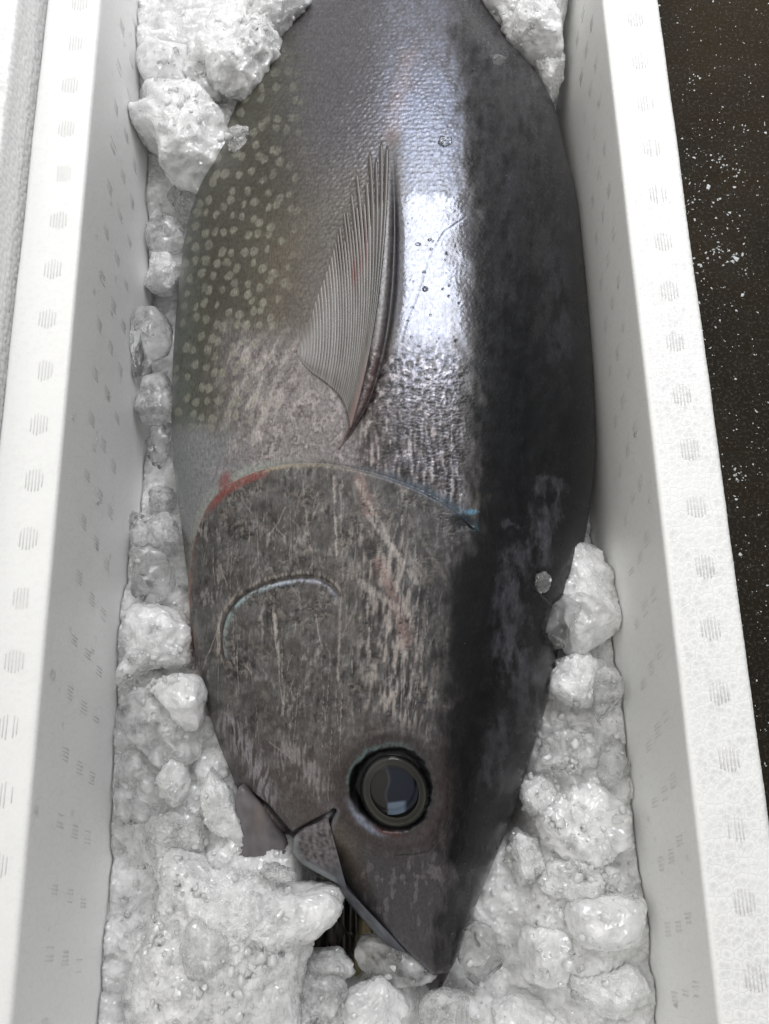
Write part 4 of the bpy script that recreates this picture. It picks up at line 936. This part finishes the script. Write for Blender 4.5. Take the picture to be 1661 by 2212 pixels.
CK = [
 # label, cx, cy, rx, ry, dz, hz, mat, kwargs
 ('frosty arrow-shaped ice chunk against the left wall, high beside the spotted belly', 410, 290, 0, 0, .012, .030, 'G', dict(poly=[(318, 196), (400, 190), (488, 190), (492, 260), (497, 330), (462, 382), (402, 396), (352, 368), (342, 318), (300, 292), (276, 262), (318, 246)], rough=.05, fine=.9, facets=3, power=.6)),
 ('smooth milky slab of ice standing in the upper left corner of the ice', 362, 140, 60, 76, .010, .016, 'F', dict(facets=3, rough=.03, fine=.1)),
 ('grainy snow-like lump of ice touching the fish near its upper left edge', 520, 100, 88, 92, .006, .030, 'G', dict(rough=.12, fine=1.2)),
 ('grainy lump of ice topmost on the left, cut by the top of the photo', 610, 10, 80, 50, .010, .028, 'G', dict(rough=.12, fine=1.2, rot=-.5)),
 ('flat grey lump of ice under the grainy lump, just above the arrow-shaped chunk', 440, 165, 60, 60, .004, .020, 'F', dict(rough=.1, fine=.6, facets=2)),
 ('small sparkling cluster of ice grains on the belly beside the arrow-shaped chunk', 514, 300, 27, 27, .004, .007, 'M', dict(on_fish=True, rough=.2, fine=1.0)),
 ('clear wet piece of ice just below the arrow-shaped chunk', 405, 425, 45, 34, .006, .014, 'C', dict(rough=.1)),
 ('upper frosted ball of ice, of the two stacked against the belly left side', 358, 505, 42, 46, .010, .018, 'M', dict(rough=.05, fine=.5)),
 ('lower grainy ball of ice, of the two stacked against the belly left side', 352, 590, 43, 44, .012, .020, 'G', dict(rough=.07, fine=1.0)),
 ('glassy round ice lump with a drip tail, alone beside the fish on the left', 320, 735, 0, 0, .045, .020, 'C', dict(poly=[(322, 664), (350, 672), (368, 705), (368, 745), (345, 768), (318, 780), (303, 806), (288, 812), (286, 785), (276, 740), (278, 695), (298, 670)], rough=.05, fine=.15)),
 ('milky oval ice lump below the glassy round one, left of the fish', 338, 873, 46, 58, .040, .019, 'M', dict(rough=.04, fine=.2, facets=2, rot=.2)),
 ('narrow clear sliver of ice low in the wet gap left of the gill cover', 342, 965, 22, 52, .020, .012, 'C', dict(rough=.12, fine=.3)),
 ('small cloudy ice nub in the gap above the two bright clear lumps', 350, 1080, 26, 30, .015, .012, 'M', dict(rough=.12, fine=.5)),
 ('clear ice lump with a pointed left corner, level with the top of the gill cover', 338, 1145, 0, 0, .030, .018, 'M', dict(poly=[(286, 1106), (300, 1108), (330, 1118), (362, 1110), (388, 1135), (388, 1162), (360, 1178), (320, 1184), (292, 1175), (282, 1140)], rough=.07, fine=.3)),
 ('bright glassy ice block with swirling inside, left of the gill cover', 325, 1240, 55, 70, .026, .024, 'C', dict(rough=.10, fine=.2, facets=5)),
 ('wide grainy ice lump with a pointed lower left tail, left of the cheek', 338, 1390, 0, 0, .018, .022, 'G', dict(poly=[(266, 1330), (300, 1312), (360, 1318), (408, 1338), (414, 1390), (408, 1430), (370, 1446), (335, 1440), (300, 1462), (262, 1480), (256, 1455), (275, 1420), (268, 1370)], rough=.08, fine=.9)),
 ('wedge of milky ice pointing down right, resting against the cheek', 385, 1508, 0, 0, .030, .020, 'F', dict(poly=[(318, 1478), (360, 1462), (420, 1458), (446, 1480), (442, 1540), (420, 1578), (392, 1572), (362, 1535), (335, 1502)], rough=.04, fine=.3, facets=3)),
 ('large clear-bottomed ice lump under the milky wedge, left of the cheek', 350, 1585, 0, 0, .016, .028, 'M', dict(poly=[(262, 1520), (300, 1490), (370, 1500), (420, 1540), (455, 1555), (458, 1580), (440, 1605), (436, 1635), (390, 1652), (355, 1655), (320, 1625), (280, 1605), (264, 1560)], rough=.06, fine=.25, facets=3)),
 ('round glassy ice lump with a milky top, left of the mouth against the wall', 315, 1700, 68, 82, .018, .030, 'M', dict(rough=.06, fine=.2, facets=4)),
 ('pale oval ice lump behind the round glassy one near the jaw', 375, 1690, 34, 52, .020, .020, 'F', dict(rough=.05, fine=.2)),
 ('tall grainy strip of ice pressed along the lower jaw', 478, 1745, 36, 88, .022, .020, 'G', dict(rough=.10, fine=1.1, rot=-.35)),
 ('low cloudy ridge of ice between the glassy round lump and the big snowy heap', 395, 1800, 80, 40, .008, .022, 'M', dict(rough=.08, fine=.5, rot=.3)),
 ('biggest snowy heap of ice, covering the tip of the lower jaw', 500, 2000, 0, 0, .002, .030, 'G', dict(poly=[(352, 1880), (380, 1846), (430, 1852), (470, 1878), (520, 1870), (585, 1888), (645, 1910), (715, 1915), (742, 1938), (738, 1968), (712, 2008), (672, 2045), (650, 2150), (620, 2240), (350, 2260), (300, 2100), (345, 1980)], rough=.05, fine=2.1, power=.5, res=(460, 260))),
 ('glassy beak-shaped ice tip reaching over the upper jaw', 708, 1906, 38, 20, .034, .010, 'C', dict(rough=.06, fine=.1, rot=.25, facets=3)),
 ('tiny glassy ice bead hanging right under the beak-shaped tip', 728, 1928, 17, 22, .022, .008, 'C', dict(rough=.08, fine=.1)),
 ('milky ice crest at the mouth corner, on the upper edge of the snowy heap', 598, 1886, 42, 18, .022, .009, 'M', dict(rough=.12, fine=.9, rot=.3)),
 ('grey hollowed ice lump in the middle of the snowy heap', 440, 2060, 52, 68, .026, .012, 'M', dict(rough=.06, fine=.4, rot=-.5)),
 ('smooth clear pebble of ice lying under the snout tip', 858, 2070, 0, 0, .040, .020, 'M', dict(poly=[(775, 2025), (810, 2018), (860, 2028), (905, 2045), (940, 2075), (940, 2110), (905, 2125), (850, 2128), (800, 2105), (770, 2070)], rough=.03, fine=.12)),
 ('cloudy rough ice lump left of the smooth pebble, below the open mouth', 700, 2085, 62, 36, .026, .020, 'G', dict(rough=.1, fine=1.0)),
 ('round grey ice lump at the bottom edge, between the snowy heap and the pebble', 690, 2165, 62, 58, .022, .024, 'M', dict(rough=.07, fine=.5)),
 ('frosted ice lump at the bottom edge straight below the smooth pebble', 810, 2180, 70, 56, .022, .024, 'F', dict(rough=.08, fine=.5)),
 ('clear teardrop-shaped ice lump standing right of the snout tip', 1042, 2052, 0, 0, .030, .022, 'C', dict(poly=[(1020, 1995), (1045, 1994), (1065, 2010), (1075, 2050), (1090, 2085), (1075, 2110), (1045, 2122), (1010, 2110), (990, 2075), (998, 2030)], rough=.05, fine=.1, facets=3)),
 ('rounded wet ice dome at the bottom edge under the snout tip', 965, 2200, 66, 56, .026, .024, 'M', dict(rough=.04, fine=.15)),
 ('grainy column of ice wedged between the fish and the right wall, topmost there', 1265, 1275, 0, 0, .010, .034, 'G', dict(poly=[(1205, 1190), (1245, 1170), (1290, 1185), (1305, 1220), (1332, 1250), (1335, 1310), (1315, 1370), (1270, 1400), (1225, 1405), (1185, 1330), (1195, 1240)], rough=.07, fine=1.2, power=.6)),
 ('glossy clear ice lump lying on the dark back of the fish', 1208, 1345, 0, 0, .046, .016, 'C', dict(poly=[(1185, 1285), (1215, 1268), (1245, 1290), (1252, 1330), (1235, 1375), (1205, 1405), (1185, 1400), (1160, 1380), (1160, 1340)], rough=.05, fine=.1, facets=2)),
 ('tiny round sparkling ice ball on the dark back, left of the grainy column', 1173, 1258, 18, 22, .006, .008, 'C', dict(on_fish=True, rough=.12, fine=.6)),
 ('cloudy ice lump under the glossy one, touching the dark back', 1245, 1470, 62, 66, .014, .022, 'G', dict(rough=.08, fine=.9, facets=2)),
 ('grey wet ice lump against the right wall below the grainy column', 1310, 1500, 32, 62, .016, .020, 'M', dict(rough=.07, fine=.5)),
 ('glassy folded ice cluster halfway down the right side', 1230, 1625, 78, 44, .022, .018, 'M', dict(rough=.14, fine=.5, facets=3)),
 ('clear bent ice piece touching the right wall beside the folded cluster', 1322, 1655, 32, 56, .018, .014, 'C', dict(rough=.12, fine=.3)),
 ('grainy ball of ice leaning on the dark snout right side', 1160, 1712, 38, 48, .024, .018, 'G', dict(rough=.05, fine=.9)),
 ('broad pale snowy lump between the snout and the right wall', 1260, 1780, 105, 84, .006, .026, 'F', dict(rough=.09, fine=1.0)),
 ('grey crusty ice lump low along the right edge of the snout', 1140, 1860, 54, 60, .012, .020, 'G', dict(rough=.1, fine=1.1)),
 ('snowy ice lump under the broad pale one, right of the snout', 1245, 1900, 90, 50, .010, .022, 'G', dict(rough=.09, fine=1.1)),
 ('smooth square-cornered slab of ice by the right wall near the bottom', 1310, 1988, 0, 0, .016, .020, 'F', dict(poly=[(1232, 1945), (1290, 1938), (1360, 1936), (1388, 1942), (1386, 1990), (1370, 2035), (1320, 2045), (1250, 2040), (1225, 1990)], rough=.03, fine=.25, power=.6)),
 ('smooth milky egg-shaped ice lump right of the teardrop piece', 1185, 2060, 66, 70, .018, .020, 'F', dict(rough=.04, fine=.3)),
 ('snowy ice lump low in the right corner at the bottom edge', 1310, 2130, 80, 66, .010, .026, 'G', dict(rough=.08, fine=1.1)),
 ('pale ice lump at the bottom edge right of the wet dome', 1120, 2190, 80, 50, .016, .024, 'F', dict(rough=.08, fine=.7)),
 ('grainy wedge of ice in the upper right corner between the back and the wall', 1135, 60, 0, 0, .008, .034, 'G', dict(poly=[(1040, -30), (1120, -60), (1215, -40), (1215, 60), (1205, 130), (1150, 130), (1100, 95), (1075, 50), (1045, 20)], rough=.07, fine=1.2, power=.6)),
 ('pointed lower tip of ice hanging from the upper right wedge', 1172, 158, 0, 0, .020, .022, 'G', dict(poly=[(1105, 95), (1160, 80), (1205, 100), (1215, 150), (1205, 200), (1190, 216), (1165, 195), (1140, 155), (1112, 135)], rough=.06, fine=1.1)),
 ('small glassy ice bit on the back under the upper right wedge', 1075, 130, 15, 14, .001, .005, 'C', dict(on_fish=True, rough=.15, fine=.6)),
 ('small clear ice bit stuck beside the bright patch of the fish skin', 962, 305, 15, 11, .001, .004, 'C', dict(on_fish=True, rough=.12, fine=.5)),
]
MT = {'C': ICE_CLEAR, 'M': ICE_MIXED, 'F': ICE_FROST, 'G': ICE_GRAIN}
for i, (lb, cx, cy, rx, ry, dz, hz, mt, kw) in enumerate(CK):
    if cx > 1090 and cy > 1560: dz -= .013
    chunk('ice_chunk', lb, cx, cy, rx, ry, dz, hz, MT[mt], seed=i + 1, group='ice pieces around the fish', **kw)

# ------------------------------------------------------------------ foam crumbs and chips on the dark ground
def ice_bits():
    """small melting bits of crushed ice resting on whatever ice lies below them"""
    bpy.context.view_layer.update(); dg = bpy.context.evaluated_depsgraph_get()
    rr = np.random.RandomState(21); V = []; F = []; MI = []; PH, PS = uvs(18, 11); base = np.stack([np.cos(PS) * np.cos(PH), np.cos(PS) * np.sin(PH), np.sin(PS)], -1).reshape(-1, 3); GF = grid_faces(11, 18, True); n0 = 0; k = 0
    spots = [(380, 1900), (560, 1900), (330, 2000), (560, 2060), (450, 2150), (1200, 1850), (1150, 1950), (1300, 1900), (1250, 2100), (1000, 2150), (400, 1780), (320, 1450), (1280, 1560), (1200, 1700), (560, 60), (400, 200), (1150, 60)]
    while k < 1500:
        if rr.rand() < .55: c_ = spots[rr.randint(len(spots))]; px, py = rr.normal(c_[0], 45), rr.normal(c_[1], 45)
        else: px, py = rr.uniform(240, 1400), rr.uniform(-60, 2260)
        k += 1
        if 630 < px < 800 and 1900 < py < 2075: continue
        P = unproj([px], [py], 0.0)[0]; d = P - CAM
        ok, loc, nrm, _, ob, _ = S.ray_cast(dg, Vector(CAM), Vector(d / np.linalg.norm(d)))
        if not ok or ob.name.split('.')[0] not in ('ice_chunk', 'crushed_ice') or loc.z < -.165 or loc.x < XL + .010 or loc.x > XR - .010: continue
        r = min(rr.gamma(1.8, .0006) + .0006, .0038)
        q = base * (1 + .35 * f3(base * 1.3 + k * 3.7, 2, k % 97))[:, None] * rr.uniform(.65, 1.35, 3)
        for _ in range(7):
            n_ = rr.normal(size=3); n_ /= np.linalg.norm(n_); e = (q @ n_).max() * rr.uniform(.5, .85); q = q - np.maximum(0, q @ n_ - e)[:, None] * n_
        V.append(q * r + np.array(loc) + np.array(nrm) * r * .25); F.append(GF + n0); MI.append(np.full(len(GF), rr.choice([0, 2, 2, 2, 2, 2]))); n0 += len(base)
    o = mesh('ice_bits', np.concatenate(V), np.concatenate(F), None, mats=[ICE_MIXED, ICE_CLEAR, ICE_FROST], mi=np.concatenate(MI)); tag(o, 'small melting bits of crushed ice strewn over the larger pieces', 'ice', kind='stuff')
ice_bits()
def ground_flecks():
    rr = np.random.RandomState(77); V = []; F = []
    def fleck(x, y, r, h):
        n = rr.randint(5, 8); a = np.sort(rr.uniform(0, 2 * np.pi, n)); rad = r * rr.uniform(.5, 1.2, n); st = rr.uniform(.5, 1.4); n0 = len(V)
        for z, k in ((GZ + .0002, 1), (GZ + h, .75)):
            for q in range(n): V.append((x + rad[q] * k * math.cos(a[q]) * st, y + rad[q] * k * math.sin(a[q]), z))
        for q in range(n): F.append((n0 + q, n0 + (q + 1) % n, n0 + n + (q + 1) % n)); F.append((n0 + q, n0 + n + (q + 1) % n, n0 + n + q))
        V.append((x, y, GZ + h)); c_ = len(V) - 1
        for q in range(n): F.append((n0 + n + q, n0 + n + (q + 1) % n, c_))
    # scattered finely everywhere, thicker in a drift beside the box
    for _ in range(1500):
        p = unproj([rr.uniform(1395, 1700)], [rr.uniform(-60, 2212)], GZ)[0]; fleck(p[0], p[1], rr.gamma(1.5, .0004) + .0002, .0005)
    for _ in range(140):
        y = rr.normal(430, 170); p = unproj([1440 + .134 * y * .9 + abs(rr.normal(0, 60))], [y], GZ)[0]; fleck(p[0], p[1], rr.gamma(1.6, .0006) + .0003, .0008)
    for cx, cy, n in ((1560, 350, 12), (1590, 370, 8), (1600, 280, 5), (1545, 545, 10), (1500, 570, 14), (1585, 560, 8), (1620, 580, 4), (1590, 1020, 8), (1600, 1030, 5), (1500, 440, 10), (1490, 180, 6)):
        for _ in range(n):
            p = unproj([rr.normal(cx, 11)], [rr.normal(cy, 9)], GZ)[0]; fleck(p[0], p[1], rr.uniform(.0008, .0021), .0014)
    t = NT('foam_fleck'); m_ = t.done(t.bsdf(Base_Color=t.mixc(t.noise(t.vec(), 300), (.50, .52, .52), (.75, .77, .78)), Roughness=.5).outputs[0])
    o = mesh('foam_flecks', V, F, m_); tag(o, 'white foam flecks and ice bits scattered over the dark wet ground', 'debris', kind='stuff')
ground_flecks()

def droplets():
    rr = np.random.RandomState(9); V = []; F = []
    def drop(c0, nrm, r, flat=.5):
        nrm = np.array(nrm, float) / np.linalg.norm(nrm); a = np.cross(nrm, (.3, 1, .2)); a /= np.linalg.norm(a); b = np.cross(nrm, a); n0 = len(V); n = 12
        st = rr.uniform(.8, 1.3)
        for k in range(5):
            th = k / 4 * math.pi / 2 * .98
            for q in range(n):
                ph_ = q / n * 2 * math.pi; V.append(c0 + r * math.cos(th) * (a * math.cos(ph_) * st + b * math.sin(ph_)) + nrm * (r * flat * math.sin(th) - .0001))
        for k in range(4):
            for q in range(n): F.append((n0 + k * n + q, n0 + k * n + (q + 1) % n, n0 + (k + 1) * n + (q + 1) % n, n0 + (k + 1) * n + q))
    for px, py, r in ((918, 624, 4.5), (889, 728, 3.5), (977, 2020, 6), (1005, 1868, 3), (995, 1330, 4), (962, 560, 2.5), (935, 520, 2.5), (1075, 905, 2), (890, 470, 2), (1022, 150, 4), (1030, 98, 4), (1030, 1270, 2.5), (930, 680, 2.5), (975, 1440, 2)):
        P = on_body([px], [py], .0006)[0]; drop(P, (.1, 0, 1), r * .00038, .6)
    for _ in range(70):
        px = rr.uniform(800, 1100); py = rr.uniform(150, 1500); P = on_body([px], [py], .0004)[0]; drop(P, (.1, 0, 1), rr.uniform(.0003, .0009), .6)
    for _ in range(130):                                   # beads of melt water on the inner walls
        y = rr.uniform(-.2, .8); z = -rr.uniform(.008, .10); s_ = rr.rand() < .5
        x = (XL + .012 * -z / .335 + .0003) if s_ else (XR - .012 * -z / .335 - .0003)
        drop(np.array([x, y, z]), (1 if s_ else -1, 0, .05), rr.gamma(2, .0004) + .0003, .5)
    t = NT('water'); g = t.n('ShaderNodeBsdfGlass'); g.inputs['IOR'].default_value = 1.33; g.inputs['Roughness'].default_value = 0
    o = mesh('water_droplets', V, F, t.done(g.outputs[0])); tag(o, 'fine drops of melt water on the fish skin and inner box walls', 'water', kind='stuff')
droplets()
